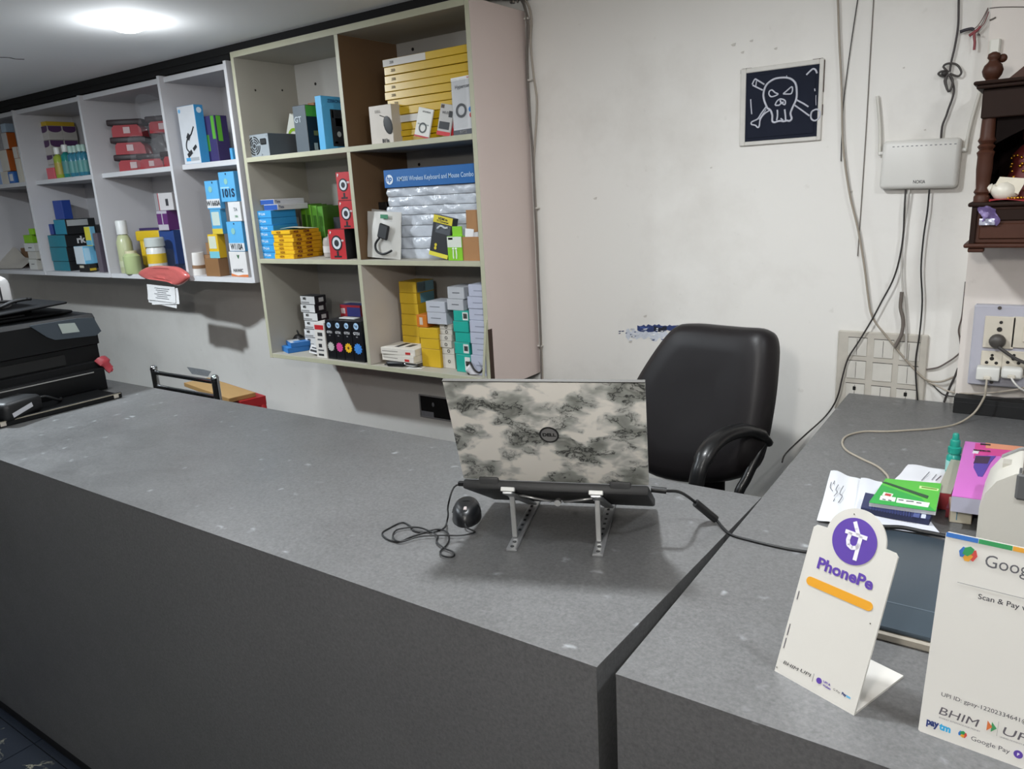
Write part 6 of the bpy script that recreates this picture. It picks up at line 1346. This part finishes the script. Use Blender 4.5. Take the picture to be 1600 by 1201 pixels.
for y0, y1 in ((923, 936), (974, 992), (996, 1012)):
    q0, q1 = uv(1249-(y0-923)*.275, y0), uv(1249-(y1-923)*.275, y1)
    sz = abs(q0[1]-q1[1]); onface(pf_, G().box(-.0005, .0005, -sz/2, sz/2, 0, .0003), M('5a5860', .5), 'side_print', (q0[0]+q1[0])/2, (q0[1]+q1[1])/2)
for px, py in ((1335, 803), (1360, 974), (1214, 1042)):
    u, v = uv(px, py); onface(pf_, G().cyl((0, 0, 0), (0, 0, .0004), .0008, .0008, 8), M('4a463e', .6), 'speck', u, v)

W3, H3 = .158, .2311
ac3 = M('dedcd6', .35, coat=.3)
gp_, gf, uv = payment_stand('payment_sign', 'white payment sign stand with a four-colour strip, cut by the photo edge', -.0699, .8585, -.0866, .2502, [(0, .002), (.002, 0), (W3-.002, 0), (W3, .002), (W3, H3-.002), (W3-.002, H3), (.002, H3), (0, H3-.002)], .11, W3, (ac3, ac2))
for k, hx in enumerate(('2f6cb8', '2b9152', 'e0a030', 'c8423c', '2f6cb8')):
    x0, x1 = .0005+.0317*k, min(.0317*(k+1), W3-.001)
    onface(gf, G().box(x0, x1, H3-.0055, H3-.0005, 0, .0004), M(hx, .4), 'colour_strip')
lx, ly = uv(1510.5, 864)
for pts, hx, zz_ in (([(-.0075, .001), (-.004, .0065), (.002, .005), (-.001, -.005), (-.006, -.005)], '2f6cb8', .0003), ([(-.003, -.005), (.001, .002), (.0065, -.002), (.003, -.0085), (-.001, -.0085)], 'e0a030', .0006), ([(.0035, -.006), (.007, -.0075), (.0105, -.001), (.0085, .0055), (.003, .003)], 'c8423c', .0005), ([(-.004, -.001), (-.002, .006), (.003, .0085), (.007, .006), (.0055, .001), (.001, -.003)], '2b9152', .0009)):
    onface(gf, G().prism(pts, 0, .0004), M(hx, .45), 'logo_petal', lx, ly, zz_)
gry = M('55555a', .5); dkg = M('36363c', .5)
sign_text(gf, uv, 'Google Pay', 1609, 892, .082, .0195, gry)
u0, v0 = uv(1496, 909); onface(gf, G().box(0, W3-u0-.016, -.0002, .0002, 0, .0003), M('6a6a70', .5), 'rule', u0, v0)
sign_text(gf, uv, 'Scan & Pay with any UPI app', 1614, 953, .10, .0080, dkg, .01)
sign_text(gf, uv, 'UPI ID: gpay-12202334641@okbizaxis', 1559, 1113, .108, .0064, dkg, .0)
sign_text(gf, uv, 'BHIM', 1498, 1120, .037, .0125, M('5a565c', .5), .0, .22)
u, v = uv(1549, 1135)
onface(gf, G().prism([(-.003, -.0055), (.002, 0), (-.003, .0055)], 0, .0004), M('d0703a', .5), 'arrow', u-.001, v); onface(gf, G().prism([(0, -.0055), (.005, 0), (0, .0055)], 0, .0003), M('3f8f5a', .5), 'arrow', u, v)
u, v = uv(1559, 1138); onface(gf, G().box(-.0002, .0002, -.008, .008, 0, .0003), M('a9a7a4', .5), 'rule', u, v)
sign_text(gf, uv, 'UPI', 1590, 1149, .026, .0125, M('5a565c', .5), .0, .22)
sign_text(gf, uv, 'BHARAT INTERFACE FOR MONEY', 1499, 1131, .04, .0024, M('77747a', .5)); sign_text(gf, uv, 'UNIFIED PAYMENTS INTERFACE', 1590, 1160, .032, .0022, M('77747a', .5))
sign_text(gf, uv, 'pay', 1457, 1129, .0125, .0105, M('22336e', .5), .05); sign_text(gf, uv, 'tm', 1477, 1137, .0115, .0105, M('2fa4d6', .5), .05)
lx, ly = uv(1503, 1146)
for pts, hx, zz_ in (([(-.0035, 0), (-.002, .003), (.001, .0025), (-.0005, -.0025), (-.003, -.0022)], '2f6cb8', .0003), ([(-.0015, -.0022), (.0005, .001), (.003, -.001), (.0015, -.0038)], 'e0a030', .0006), ([(.0016, -.003), (.0032, -.0034), (.005, 0), (.004, .0026), (.0014, .0014)], 'c8423c', .0005), ([(-.002, 0), (-.001, .003), (.0014, .004), (.0032, .0028), (.002, 0)], '2b9152', .0009)):
    onface(gf, G().prism(pts, 0, .0004), M(hx, .45), 'logo_petal', lx, ly, zz_)
sign_text(gf, uv, 'Google Pay', 1547, 1163, .036, .0068, gry)
u, v = uv(1591, 1178); onface(gf, G().cyl((0, 0, 0), (0, 0, .0004), .0042, .0042, 20), pur, 'small_disc', u, v)
sign_text(gf, uv, 'P', 1591, 1178, .002, .004, ink, .05, z=.001)
